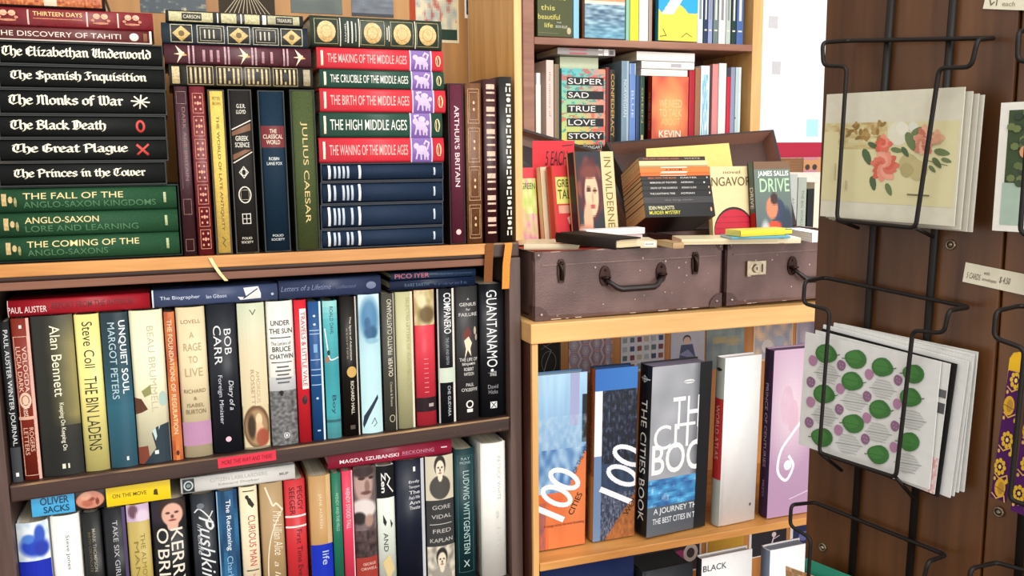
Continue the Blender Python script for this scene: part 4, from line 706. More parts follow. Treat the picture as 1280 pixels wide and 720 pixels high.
# ------------------------------------------------------------------ bottom shelf of bookcase A
g3 = 'biographies upright on the lowest visible shelf of the brown bookcase'
inkblue = layers(mottled('c8d8e6', 'e8ecec', 5, 3), (.45, .2, .3, .12, '3f6fc0', .6), (.72, .16, .14, .14, '2a50b0', .4), (.3, .13, .12, .06, '5f8fd8', .5), (.5, .36, .46, .14, '2340b8', .5), (.7, .3, .3, .12, '1f38a8', .5))
rows3 = [
 (13.5, 60, 14, 59.5, 654, 'white book with a blue ink wash picture and blue foot, at the post end', 'dfe2e4', 'jacket', dict(decor=[Pic(0, 1, 0, .255, 44, 44, layers(mottled('bccfe0', 'e6ecee', 5, 3), (.5, .62, .42, .26, '2444b8', .5), (.72, .32, .16, .24, '2a50b4', .4), (.35, .42, .2, .12, '4a7ccc', .5), (.75, .7, .22, .2, '1c36a4', .5))), R(0, 1, .255, 1, '1c2ca8', 'jacket')])),
 (60.5, 99, 61, 98.5, 645, 'plain white book with thin grey lettering beside the blue and white one', 'e6e4dc', 'jacket', dict(decor=[T('Steve Jones', .46, .62, .13, .36, '4a4a48'), T('The Serpent', .44, .6, .42, .7, '4a4a48')])),
 (100, 125, 100.5, 125, 641, 'black book with small brown lettering, first of two beside the plain white book', '1b1c1a', 'jacket', dict(decor=[T('MARK THOMPSON', .5, .68, .11, .4, '9a9484', .004), T('BIRTH CERTIFICATE', .28, .42, .13, .4, '6a5a44', .004)])),
 (126, 155, 126.5, 155.5, 636, 'black book with a violet edge and condensed grey lettering', '17171b', 'jacket', dict(decor=[R(.86, 1, 0, 1, '4c3f66'), T('TAKE SIX GIRLS', .42, .64, .08, .5, 'b4b4b4', .0)])),
 (156, 186, 156.5, 185.5, 631, 'gold book with a mauve picture across its top', 'b39e56', 'jacket', dict(decor=[Pic(0, 1, 0, .115, 14, 10, layers('c4a8c4', (.3, .4, .22, .4, '6a4a56', .4), (.7, .7, .3, .4, 'd8c4d4', .5))), T('THE ALMOST', .55, .75, .2, .55, '8a7638', .0), T('MAN', .25, .45, .25, .5, '8a7638', .0)])),
 (187, 234, 187, 232, 625, 'black book with a smiling face above large cream capitals', '141316', 'jacket', dict(decor=[Pic(.02, .98, .0, .21, 44, 44, portrait(layers('16121a', (.2, .4, .3, .4, '2a2430', .6)), '33241e', 'd8a894', '141316', .6, .45, .34, .92, '4a2a24')), T("KERRY", .52, .86, .2, .62, 'e0d8c8', .004), T("O'BRIEN", .12, .46, .19, .7, 'e0d8c8', .004)])),
 (236, 269, 237, 268, 618, 'dark grey book with flowing white script', '22262c', 'jacket', dict(decor=[Cv([(.15, .12), (.35, .1), (.7, .16), (.9, .23), (.75, .25), (.65, .2), (.88, .13)], .002, 'd6d8d8'), T('Pushkin', .3, .9, .15, .62, 'd6d8d8', .0, .5), T('in exile', .22, .42, .2, .42, 'b8bcc0', .0, .4), El(.4, .08, .16, .02, '6a7078')])),
 (269.5, 297, 269.5, 296, 614, 'blue book with white spaced lettering beside the script titled one', '1f4a70', 'jacket', dict(decor=[Pic(0, 1, 0, 1, 5, 30, mottled('183c5c', '2c6a96', 5, 6)), R(.0, .05, 0, 1, '9ac0d8'), T('The Reckoning', .36, .66, .06, .42, 'e4e8ea', .006), T('Charles', .36, .64, .46, .66, '8ab8d4', .0)])),
 (298, 322, 298, 321, 609, 'cream book with red condensed capitals and a small bird', 'e0d0ae', 'jacket', dict(decor=[R(.2, .84, .025, .032, '3a3a30'), Pg([(.35, .06), (.6, .08), (.82, .13), (.7, .15), (.48, .12)], '2c2822'), El(.42, .07, .1, .015, '2c2822'), T('CURIOUS MAN', .42, .82, .2, .56, 'c23a3a', .0), R(.2, .9, .59, .597, '3a3a30'), T('biography', .5, .7, .62, .8, 'c87a6a')])),
 (324, 353.5, 323.5, 353, 604, 'tan book with cream flourishes of script', 'a98c64', 'jacket', dict(decor=[Cv([(.25, .03), (.4, .1), (.55, .16), (.7, .15), (.95, .2)], .0028, 'e8dcc0'), Cv([(.95, .2), (.6, .3), (.35, .42), (.22, .6), (.25, .8)], .0018, 'e8dcc0'), T('Mrs Lillian Alice', .52, .9, .2, .52, 'eadfc4', .0, .4), T('a life', .5, .75, .56, .75, 'e0d2b4', .0, .3)])),
 (355, 382, 354.5, 381, 600, 'red book with dark capitals and two white bands', 'c22e34', 'jacket', dict(decor=[T('PEGGY', .6, .86, .05, .22, '4a1014', .0), T('SEEGER', .22, .48, .05, .25, '4a1014', .0), R(0, 1, .255, .268, 'f0e0d8'), R(0, 1, .33, .343, 'f0e0d8'), T('First Time Ever', .5, .75, .36, .72, '4a1014', .0)])),
 (386, 414, 385, 413, 595, 'tan paper textured book with a royal blue foot', 'b88f5c', 'jacket', dict(decor=[R(.78, 1, 0, .52, 'd2ae7c'), T('JANE AUSTEN', .4, .56, .13, .38, 'e8d8b8'), R(0, 1, .5, 1, '1a30b0', 'jacket'), T('life', .5, .8, .55, .65, 'b8c4e8')])),
 (414.5, 427, 413.5, 426, 592, 'slim emerald green book beside a slim pink one', '1f6a50', 'jacket', dict(decor=[T('WENDY AND THE HILLS', .35, .7, .14, .42, '8ac4a4', .006)])),
 (428, 442, 426.5, 440.5, 589, 'slim rose pink book beside an emerald one', 'd63c58', 'jacket', dict(decor=[T('WENDY STOOD TALL', .3, .7, .12, .42, 'f0c4cc', .006), R(.88, 1, 0, 1, 'f0b8c0')])),
 (443, 470, 441.5, 469, 584.5, 'book with a brown toned face picture over a red foot', '6c5a58', 'jacket', dict(decor=[Pic(0, 1, 0, .46, 36, 80, layers(mottled('5c4c4c', '786868', 4, 2), (.45, .26, .42, .3, 'b89a90', .3), (.45, .06, .5, .1, '3a2c2c', .4), (.35, .17, .16, .025, '3a2824', .5), (.8, .17, .12, .025, '3a2824', .5), (.6, .3, .12, .1, '8a6a60', .6), (.55, .4, .24, .03, '6a4440', .6), (.4, .66, .6, .16, 'ddd2cc', .3), (.2, .8, .3, .1, '2c2426', .4), (.65, .85, .2, .1, 'a88878', .5))), Pic(0, 1, .46, .68, 8, 14, mottled('2a2022', '5c4a48', 6, 4)), R(0, 1, .68, 1, '9c3a30', 'jacket')][:2]+[R(0, 1, .66, 1, 'a03a32', 'jacket'), Hz('GEORGE', .3, .9, .7, .72, 'e8c8b8'), Hz('ORWELL', .2, .95, .735, .755, 'e8c8b8')])),
 (471, 493.5, 470, 492.5, 582, 'black topped pale green book with brush marks', 'd6dcd0', 'jacket', dict(decor=[R(0, 1, 0, .24, '17171a', 'jacket'), T('Zen', .25, .5, .05, .2, 'eceae4', .02), Ln([(.55, .06), (.75, .1), (.6, .14), (.9, .2)], .002, 'eceae4'), Pg([(.3, .36), (.5, .42), (.42, .45), (.3, .42)], '1f2422'), Pg([(.7, .4), (.85, .44), (.75, .47)], '2a2f2c'), T('AND', .3, .55, .5, .64, '3a4038', .0), Pg([(.2, .72), (.6, .66), (.9, .78), (.5, .86)], 'd8c088'), Ln([(.5, .95), (.95, .88)], .002, '2a2f2c'), Ln([(.1, .9), (.9, .98)], .0016, 'b0bab0')])),
 (494.5, 531, 494, 530.5, 575.5, 'wide navy black book with a few short white words near its top', '141a2a', 'jacket', dict(decor=[R(.88, 1, 0, 1, 'c4c6cc'), R(.6, .68, .05, .085, 'e4e4e2')]+[Hz(t, .44, .82, .15+.038*i, .176+.038*i, 'd8d8d8', .008) for i, t in enumerate(('Emily', 'Tennyson', 'The', "Poet's Wife", 'Ann', 'Thwaite'))])),
 (533, 567.5, 532, 567, 570, 'book with two sepia photographs of a seated figure and a grey band', '4a4844', 'jacket', dict(decor=[Pic(0, 1, 0, .33, 36, 56, portrait('d0c6ae', '2a2622', 'e4d8c0', '4a4642', .5, .27, .17, .95)), R(0, 1, .33, .68, '3a3a3a', 'jacket'), Hz('GORE', .2, .86, .37, .4, 'c0bcb4'), Hz('VIDAL', .16, .9, .44, .47, 'c0bcb4'), R(.1, .9, .51, .515, 'c0bcb4'), Hz('FRED', .2, .86, .55, .58, 'c0bcb4'), Hz('KAPLAN', .1, .92, .62, .65, 'c0bcb4'), Pic(0, 1, .68, 1, 36, 56, portrait(mottled('ddd4c0', '8a8478', 6, 7), '2a2622', 'e0d4bc', '9a9488', .5, .32, .17, .95))])),
 (568.5, 595, 568, 594, 561.5, 'dark teal book with framed pale capitals running down', '143438', 'jacket', dict(decor=[Box(.14, .86, .05, .92, .0008, '3a6468'), Hz('RAY', .3, .74, .06, .08, '9ab8b8'), Hz('MONK', .25, .78, .09, .11, '9ab8b8'), T('LUDWIG WITTGENSTEIN', .38, .68, .16, .78, 'a8c4c0', .0), Hz('X', .35, .65, .83, .88, 'b8ccc8')])),
 (602, 633, 601, 632.5, 554, 'thick plain white book standing forward beside the brown post', 'e6e4dc', 'jacket', dict(decor=[T('PATRICK WHITE', .62, .78, .1, .42, 'bdbcb8'), T('a life', .58, .74, .5, .8, 'c6c5c1')], dy=-.006, D=.17)),
]
upright_row(rows3, Y2, zA3, g3, 'A3', D=.16, use_top=True, start=XL+.0006)
gh3 = 'books lying across the tops of the lowest visible row'
def lay3(xl, a, b, xr, c, d, lb, hx, dec, **kw):
    X0, X1 = onY(xl, (a+b)/2, Y2).x, onY(xr, (c+d)/2, Y2).x
    return flat_book(xl, a, b, xr, c, d, lb, hx, 'jacket', gh3, Y2+.002, over('A3', X0, X1), .155, zmax=min(zA2(X0), zA2(X1))-.0262, decor=dec, **kw)
lay3(39.5, 622, 650, 213, 597, 622.5, 'lying book with a sky blue name panel, a face and a yellow title panel', '1a1614',
     [R(0, 1, 0, .3, '4aa8d8', 'jacket'), T('OLIVER', .54, .9, .06, .26, '1f3c5c', .02), T('SACKS', .12, .46, .08, .26, '1f3c5c', .02), Pic(.04, .96, .31, .51, 26, 22, layers('1c1412', (.5, .5, .48, .5, 'd08a70', .1), (.35, .4, .2, .2, 'b46a54', .5), (.55, .55, .1, .12, '8a4434', .6), (.72, .35, .2, .2, 'e0a488', .5), (.4, .75, .2, .06, '7a3a30', .5))), R(0, 1, .525, 1, 'e8c820', 'jacket'), T('ON THE MOVE', .42, .62, .57, .82, '5a4a10', .01), El(.5, .885, .1, .012, '4a3c10'), Pg([(.35, .87), (.62, .88), (.62, .9), (.3, .905)], '4a3c10')], bulge=.002)
lay3(226, 601, 621, 368.5, 578, 595, 'white book lying under the red tape label, dark ring emblem at one end', 'd8d6d0', [R(.06, .94, .015, .115, '2a3438'), Ring(.5, .065, .28, .035, .002, 'c8ccc8'), El(.5, .065, .12, .02, '7a8a8c'), T('CITIZEN LABILLARDIERE', .55, .78, .25, .75, 'b0aea8', .0), T('Edward Duyker', .22, .42, .32, .68, 'a4a29c'), T('MUP', .4, .58, .86, .94, '6a6a66', .01)], bulge=.0015)
lay3(410, 569, 591, 564.5, 544, 567.5, 'crimson book lying below the middle shelf with a white name', '96203a', [T('MAGDA SZUBANSKI', .3, .55, .09, .56, 'f0e8e8', .012), T('RECKONING', .36, .58, .59, .85, 'c894a8', .0), R(.3, .32, .58, .86, 'b0708a'), R(.5, .58, .91, .96, 'e0c8d0')], bulge=.003)

# ================================================================== rear bookcase D
YDs = YD+.02
def faceout(x0, x1, yt, Y, zb, label, hx, front, spine_w=.022, spine_hx=None, decor=(), hard=False, group=None, roll=0.0, lean=0.0, k='jacket', pages='e8e0cc', H=None, ybot=None, name=None):
    """book showing its front cover, parallel to the shelf; spine edge at left"""
    a, b = onY(x0, yt, Y), onY(x1, yt, Y)
    z0 = zb; Hh = H or a.z-z0
    dec = list(decor)
    if spine_hx: dec = [R(0, 1, 0, 1, spine_hx, k)]+dec
    mt = TR((a.x, Y+spine_w/2+.0008, z0)) @ Matrix.Rotation(roll, 4, 'Y') @ Matrix.Rotation(-lean, 4, 'X') @ RZ(-math.pi/2)
    return make_book(label, mt, spine_w, Hh, b.x-a.x, hx, k, hard, None, dec, front, None, pages, group, name=name)
gD1, gD2 = 'paperbacks on the upper rear shelf', 'paperbacks on the lower rear shelf'
zd = lambda x: zD(x)+.0006
def dspine(x0, x1, yt, label, hx, g, zf, D=.13, dec=(), hard=False, Hh=None, dy=0):
    a, b = onY(x0, yt, YDs+dy), onY(x1, yt, YDs+dy); z0 = zf((a.x+b.x)/2)+.001
    make_book(label, TR(((a.x+b.x)/2, YDs+dy, z0)), b.x-a.x-.001, Hh or a.z-z0, D, hx, 'jacket', hard, None, dec, group=g)
# upper shelf (tops run out of the photograph)
UP_H = .2
def up_face(x0, x1, label, hx, front, sw, shx, H=UP_H):
    xm = onY((x0+x1)/2, 40, YDs).x; faceout(x0, x1, 40, YDs-.006, zd(xm)+.004, label, hx, front, sw, shx, group=gD1, H=H)
up_face(672, 715.5, 'olive green paperback facing out at the end of the upper rear shelf', '4a5028', [Hz('this', .1, .5, .64, .7, 'd8cf6a', .004), Hz('beautiful', .02, .64, .745, .805, 'd8cf6a', .004), Hz('life', .2, .44, .845, .9, 'd8cf6a', .004), Hz('THE', .55, .68, .83, .845, 'e0e0d0'), Hz('BOOK SELLER', .52, .86, .87, .9, 'e0e0d0'), Ln([(.03, .96), (.6, .965)], .0008, '8a8c60'), El(.9, .93, .06, .04, 'c8b890'), Hz('how to live', .1, .8, .5, .58, 'd8cf6a')], .02, '3a4020')
dspine(717, 724, -30, 'slim sky blue paperback beside the olive green one', '8fc8e0', gD1, zd, Hh=UP_H)
seapic = lambda u, v: mx(hexc('d88a5c'), hexc('e8a878'), nz(u, v, 5, 3)) if v < .56 else (hexc('f0e4d0') if v < .6 else mx(mx(hexc('3a5a78'), hexc('b0d0dc'), nz(u*1.5, v*9, 4, 5)*1.6-.3), hexc('5ab4d0'), (v-.75)*2))
up_face(731, 781, 'paperback facing out with orange lettering panel above a rippling sea', 'd88a5c', [Pic(0, 1, 0, 1, 44, 80, seapic), Hz('SALMON', .1, .9, .32, .39, 'f6d8c0', .01), Hz('DANCE', .2, .84, .455, .53, 'f6d8c0', .01)], .018, '1c2030')
dspine(783, 787.5, -30, 'thin pale green paperback beside the sea picture', '8ac4b0', gD1, zd, Hh=UP_H)
dspine(788, 799, -30, 'bright yellow spined paperback on the upper rear shelf', 'e8dc3c', gD1, zd, Hh=UP_H)
dspine(799.5, 811, -30, 'thick white paperback beside the bright yellow one', 'f2eee6', gD1, zd, Hh=UP_H)
dspine(811.5, 816, -30, 'thin taupe paperback beside the thick white one', 'a89484', gD1, zd, Hh=UP_H)
def beach(u, v):
    c = hexc('18a4dc') if v < .66 else hexc('f2dc4c')
    if v > .62+.06*math.sin(u*9): c = hexc('f2dc4c')
    if abs(u-(.95-.75*(v-.1)/.6)) < .15 and v < .68: c = hexc('f4f2ea')
    for cx, cy, r, h in ((.52, .38, .09, '8a6a5a'), (.9, .35, .1, 'e8a838'), (.9, .35, .05, 'f4ecd8')):
        if math.hypot((u-cx)/1.0, (v-cy)/.8) < r: c = hexc(h)
    return c
up_face(823, 871.5, 'sky blue and yellow cartoonish paperback facing out on the upper rear shelf', '20a0d4', [Pic(0, 1, 0, 1, 56, 90, beach), Ln([(.12, .86), (.2, .94), (.05, .95)], .002, '3a3020'), Ln([(.6, .95), (.72, .9), (.86, .94)], .0016, '3a3020')], .018, '4a3a2c')
for x0, x1, hx, lb in ((873, 880, 'cfe4ee', 'ice blue paperback beside the sky blue and yellow cover'), (881, 886, '2a3a58', 'thin ink blue paperback on the upper rear shelf'), (886.5, 892, '8f9cc4', 'thin periwinkle paperback on the upper rear shelf'), (893, 899.5, '6a7c7c', 'grey green paperback between periwinkle and white spines'), (900, 908.5, 'ece8e0', 'cream white paperback between two grey green spines'), (909, 915, 'b4c0b8', 'pale sage paperback beside a dark green one'), (916, 922, '1f3a34', 'dark green paperback beside a mid blue one'), (922.5, 931, '4a68a4', 'mid blue paperback nearest the pine post of the rear bookcase')):
    dspine(x0, x1, -30, lb, hx, gD1, zd, Hh=UP_H, dec=[R(.2, .8, .82, .84, 'd8d4cc'), R(.3, .7, .3, .7, 'd0d0cc' if hx[0] in '2146' else '8a8a90')])
# lower shelf
z2 = lambda x: zD2(x)
def lo(x0, x1, yt, lb, hx, dec=(), **kw): dspine(x0, x1, yt, lb, hx, gD2, z2, dec=dec, **kw)
lo(669.5, 676, 91, 'short white paperback with a grey head, next to the rosy upright', 'ece6dc', [R(0, 1, 0, .14, '8a98a8')])
lo(682.5, 692, 75, 'cream and pink paperback on the lower rear shelf', 'e4cfc4', [T('the memory of', .3, .65, .12, .6, 'a8848c')])
lo(692.5, 699, 80, 'thin brown paperback behind the multicoloured cover', '8a7258')
faceout(700, 748, 70.5, YDs+.034, z2(0)+.001, 'pale green book facing out behind the multicoloured cover', 'c8d4b0', [R(0, 1, 0, .1, 'd4dcbc', 'jacket')], .03, 'a8b890', group=gD2)
rb = [(0, '5cc4c8'), (.25, '8ad0b0'), (.5, 'e8d860'), (.75, 'f0a040'), (1, 'd87898')]
def rainbow(u, v):
    c = mx(mx(hexc('58bcc4'), hexc('e8d45a'), v*1.1), mx(hexc('e87a9a'), hexc('f0963c'), nz(u, v, 3, 2)), (u-.35)*1.5)
    if nz(u*2, v*6, 4, 8) > .62: c = mx(c, hexc('d84a3c'), .7)
    if nz(u*2, v*6, 5, 13) > .64: c = mx(c, hexc('2a9c9c'), .8)
    return c
stl = ('SUPER', 'SAD', 'TRUE', 'LOVE', 'STORY'); fr = [Pic(0, 1, 0, 1, 40, 70, rainbow)]
for i, t in enumerate(stl):
    v = .1+.16*i; fr += [R(.12, .96, v, v+.095, '1c1a1e', 'jacket'), Hz(t, .15, .15+.155*len(t), v+.015, v+.08, 'f2f0ea', .004)]
fr += [R(.1, .96, .89, .95, '1c1a1e', 'jacket'), Hz('GARY SHTEYNGART', .13, .93, .9, .94, 'f2ece0', .004)]
faceout(702, 757, 85, YDs-.004, z2(0)+.001, 'multicoloured paperback facing out with five black word bars', '5cb8bc', fr, .022, '2a6c70', group=gD2)
lo(757.8, 762, 84, 'thin red and black paperback beside the multicoloured cover', '6c1a20')
lo(762.5, 769.5, 87, 'gold lettered black paperback on the lower rear shelf', '2c2418', [T('CONFEDERACY', .2, .8, .05, .8, 'c8a050', .01)])
lo(777, 786.5, 76, 'steel blue paperback on the lower rear shelf', '7c96a8', [T('NORWEGIAN', .3, .7, .2, .6, 'd8e0e4'), R(.7, 1, 0, 1, 'a8bcc8')])
lo(787, 795, 79, 'cornflower blue paperback with a grey head', '6c8cc8', [R(0, 1, 0, .12, 'b0bcd0'), T('BLUE', .3, .7, .3, .6, 'c8d4ec')])
lo(795.5, 800, 95, 'thin dark blue paperback below the white lying books', '2a4470')
lo(800.5, 806, 95, 'dark green paperback with a small cream emblem', '2c4a3a', [T('GREEN', .3, .7, .15, .6, 'b8a860'), El(.5, .84, .4, .05, 'd8c080'), El(.5, .78, .25, .025, 'd8c080')])
def flames(u, v): return mx(mx(hexc('c43a2c'), hexc('e88a50'), nz(u, v*1.2, 3.5, 4)*1.3-.2), hexc('f0a860'), inside(u, v, .5, .45, .35, .3, 1))
faceout(815.5, 861, 95, YDs-.004, z2(0)+.001, 'red and orange paperback facing out with a white name near its foot', 'b8322c', [Pic(0, 1, 0, 1, 24, 40, flames), Hz('WE NEED', .2, .82, .3, .4, 'f4c890', .0), Hz('TO TALK', .2, .82, .42, .52, 'f4c890', .0), Hz('ABOUT', .25, .78, .54, .63, 'f4c080', .0), Hz('KEVIN', .2, .8, .7, .79, 'f8ecd8', .012)], .024, '2a1214', [T('WE NEED TO TALK', .3, .7, .2, .7, 'd8b8a0')], group=gD2)
lo(862, 869, 88, 'crimson paperback beside the red and orange cover', 'b01f30')
lo(869.5, 876, 85, 'tan brown paperback beside a crimson one', '9c6a4c')
lo(876.5, 889.5, 82, 'white paperback with blue sketches, second of the pale row near the pine post', 'e4eaec', [Pic(.1, .7, .1, .9, 6, 24, mottled('dfeaee', '6ab0cc', 7, 3)), R(.85, 1, .0, 1, '2c2c30')])
lo(891, 898.5, 80, 'salmon pink paperback beside a white one with a red spot', 'd88a88')
lo(899, 908.5, 79, 'white paperback with a dark red spot near its foot', 'f0e4e0', [El(.4, .82, .25, .035, '8a1420')])
lo(909, 913.5, 96, 'short scarlet paperback between white and grey spines', 'cc2038')
lo(914, 919.5, 84, 'lilac grey paperback near the pine post', '8c94ac')
lo(920, 927, 84, 'pale silver paperback with a black band, nearest the pine post', 'b8ccd0', [R(0, 1, .58, .6, '2c3438'), R(.6, 1, 0, 1, 'd4e0e0')])
# lying on top of the lower rear row
def dlay(x0, x1, ya, yb, lb, hx, zmin, dec, dy=0, D=.13):
    a, b = onY(x0, ya, YDs+dy), onY(x1, ya, YDs+dy); w = a.z-onY(x0, yb, YDs+dy).z
    make_book(lb, TR((b.x, YDs+dy, zmin+w/2)) @ RYm(-math.pi/2), w-.0006, b.x-a.x, D, hx, 'jacket', False, None, dec, group='books lying on the lower rear row')
    return zmin+w
zt = onY(700, 70.5, YDs+.034).z+.001
dlay(697, 769, 61.5, 70, 'grey and red paperback lying on top of the pale green facing book', 'a49c9c', max(zt, onY(700, 70.5, YDs).z), [R(.1, .9, .2, .5, 'c05058'), R(0, 1, .7, .78, 'f0ece6'), R(0, 1, .8, .88, 'f0ece6'), R(.2, .8, .9, .97, '5a5a5c')])
zt = max(onY(800, 95, YDs).z, onY(790, 79, YDs).z)+.001; zt = onY(790, 87, YDs).z
zt = onY(815, 95, YDs).z+.0012
zt = dlay(801.5, 859.5, 86.5, 95, 'white book lying directly on the red and orange facing cover', 'f0ece4', zt, [R(.2, .5, .1, .6, 'dcd6cc')], .006)
zt = dlay(802, 868, 77, 86.5, 'white book with a grey stamp lying in the middle of three', 'f2efe8', zt+.0005, [R(.25, .75, .55, .75, 'b8b4b8'), R(0, .08, 0, 1, 'd0c8c0')], .004)
dlay(796, 868.5, 65.5, 77, 'white book lying topmost of three on the lower rear row', 'f6f2ea', zt+.0005, [R(0, .06, 0, 1, 'd8d0c8')], .002)
bm = bmesh.new(); tube(bm, [(-.008, 0, 0), (0, .01, .05), (.008, 0, 0)], .0016, 6); tube(bm, [(0, .01, .05), (.0, .03, 0)], .0016, 6); tube(bm, [(-.006, -.006, .012), (.006, -.006, .012)], .0016, 6); e = link('book_easel', bm, M('b8b0a0', 'metal')); e.location = onY(929.5, 155, YDs-.012); e.location.z = z2(0)+.0022
tag(e, 'tiny wire easel standing at the end of the lower rear shelf', 'easel')

# ================================================================== SUITCASES
LEA = bpy.data.materials.new('worn_leatherette'); LEA.use_nodes = True; nt = LEA.node_tree; N = nt.nodes; b = N['Principled BSDF']
tc = N.new('ShaderNodeTexCoord'); n1 = N.new('ShaderNodeTexNoise'); n1.inputs['Scale'].default_value = 9; n1.inputs['Detail'].default_value = 5; r1 = N.new('ShaderNodeValToRGB'); r1.color_ramp.elements[0].color = lin('553c38')+(1,); r1.color_ramp.elements[1].color = lin('7a5e58')+(1,); r1.color_ramp.elements[0].position = .35; r1.color_ramp.elements[1].position = .7
n2 = N.new('ShaderNodeTexNoise'); n2.inputs['Scale'].default_value = 38; n2.inputs['Detail'].default_value = 8; n2.inputs['Roughness'].default_value = .75; r2 = N.new('ShaderNodeValToRGB'); r2.color_ramp.elements[0].position = .66; r2.color_ramp.elements[1].position = .72
mc = N.new('ShaderNodeMixRGB'); mc.inputs[2].default_value = lin('b89a88')+(1,); n3 = N.new('ShaderNodeTexVoronoi'); n3.inputs['Scale'].default_value = 420; bp = N.new('ShaderNodeBump'); bp.inputs['Strength'].default_value = .25; bp.inputs['Distance'].default_value = .001
L = nt.links.new
for q in (n1, n2, n3): L(tc.outputs['Object'], q.inputs['Vector'])
L(n1.outputs['Fac'], r1.inputs['Fac']); L(n2.outputs['Fac'], r2.inputs['Fac']); L(r2.outputs['Color'], mc.inputs[0]); L(r1.outputs['Color'], mc.inputs[1]); L(mc.outputs[0], b.inputs['Base Color']); L(n3.outputs['Distance'], bp.inputs['Height']); L(bp.outputs['Normal'], b.inputs['Normal']); b.inputs['Roughness'].default_value = .4
EDGE = M('2a1c1a', 'leather'); LIN = M('a89488', 'cloth')
YS = 1.405
def case(name, label, X0, X1, z0, H, D, hand, locks, lining, sink):
    rt = root(name, label, 'suitcase', TR((X0, YS, z0))); W = X1-X0; t = .006
    bm = bmesh.new()                                          # open tray: floor and four walls
    prism(bm, [(0, 0, 0), (W, 0, 0), (W, D, 0), (0, D, 0)], (0, 0, t))
    for q in ((0, W, 0, t), (0, W, D-t, D), (0, t, t, D-t), (W-t, W, t, D-t)): box(bm, *q, t, H)
    bmesh.ops.remove_doubles(bm, verts=bm.verts[:], dist=1e-6); soft(bm, .002, 2)
    rnd = random.Random(name+label)
    for zz, y0 in ((.0012, -.0006), (H-.0008, -.0006)):           # rubbed patches along the edges
        x = .03
        while x < W-.03:
            l = rnd.uniform(.004, .022); hh = rnd.uniform(.0006, .0016)
            if rnd.random() < .55: box(bm, x, min(x+l, W-.03), -.0004, .0006, zz-hh/2, zz+hh/2, 1)
            x += l+rnd.uniform(.002, .03)
    for k in range(16):
        x, z, r = rnd.uniform(.03, W-.03), rnd.uniform(.02, H-.015), rnd.uniform(.0006, .0019)
        prism(bm, [(x+r*math.cos(a*.9)*rnd.uniform(.7, 1.3), -.0003, z+r*math.sin(a*.9)*rnd.uniform(.7, 1.3)) for a in range(7)], (0, .0008, 0), 1)
    link('body', bm, [LEA, M('c8b0a0', 'plain')], rt)
    bm = bmesh.new(); box(bm, t+.0005, W-t-.0005, t+.0005, D-t-.0005, t, H-sink);  link('lining', bm, M(lining, 'cloth'), rt)
    for cx in (0, W):                                         # riveted corner caps, low corners
        for cz, r in ((0, .026), (H, .014)):
            bm = bmesh.new(); sg = 1 if cx == 0 else -1; sz = 1 if cz == 0 else -1
            pts = [(cx, -.0012, cz)]+[(cx+sg*r*math.cos(a*math.pi/12), -.0012, cz+sz*r*math.sin(a*math.pi/12)) for a in range(7)]
            prism(bm, pts, (0, .0014, 0)); box(bm, cx-.0012 if sg > 0 else cx, cx if sg > 0 else cx+.0012, -.0012, r, min(cz, cz+sz*r), max(cz, cz+sz*r))
            m = bmesh.ops.create_uvsphere(bm, u_segments=8, v_segments=6, radius=.0026, matrix=TR((cx+sg*r*.42, -.002, cz+sz*r*.42)))
            for v in m['verts']:
                for f in v.link_faces: f.material_index = 1
            link('corner_cap', bm, [M('4a302c', 'leather'), M('c8b8b0', 'metal')], rt)
    bm = bmesh.new(); box(bm, .012, W-.012, -.0016, .0004, H-.0245, H-.0225); link('seam', bm, M('7e6258', 'leather'), rt)
    # handle: two mounts and a sagging grip
    if hand:
        h = bpy.data.objects.new('handle', None); COL.objects.link(h); h.parent = rt; hx0, hx1, hz, drop = hand
        bm = bmesh.new(); n = 14; pts = []; rad = []
        for i in range(n+1):
            u = i/n; x = hx0+(hx1-hx0)*u; e = min(1, math.sin(math.pi*u)*1.9)
            pts.append((x, -.008-.010*e, hz-.006-drop*e)); rad.append(.0036+.0024*min(1, math.sin(math.pi*u)*1.5))
        tube(bm, pts, rad, 10); link('grip', bm, M('221614', 'leather'), h)
        for x in (hx0, hx1):
            bm = bmesh.new(); pl = [(x-.011*math.cos(a*math.pi/8), -.0004, hz+.019*math.sin(a*math.pi/8)) for a in range(16)]
            prism(bm, pl, (0, -.0022, 0)); tube(bm, [(x-.006, -.004, hz-.004), (x-.005, -.012, hz-.002), (x+.005, -.012, hz-.002), (x+.006, -.004, hz-.004)], .0022, 6)
            for zz in (.011, -.012): bmesh.ops.create_uvsphere(bm, u_segments=8, v_segments=5, radius=.0024, matrix=TR((x, -.003, hz+zz)))
            link('handle_mount', bm, M('3a2622', 'metal'), h)
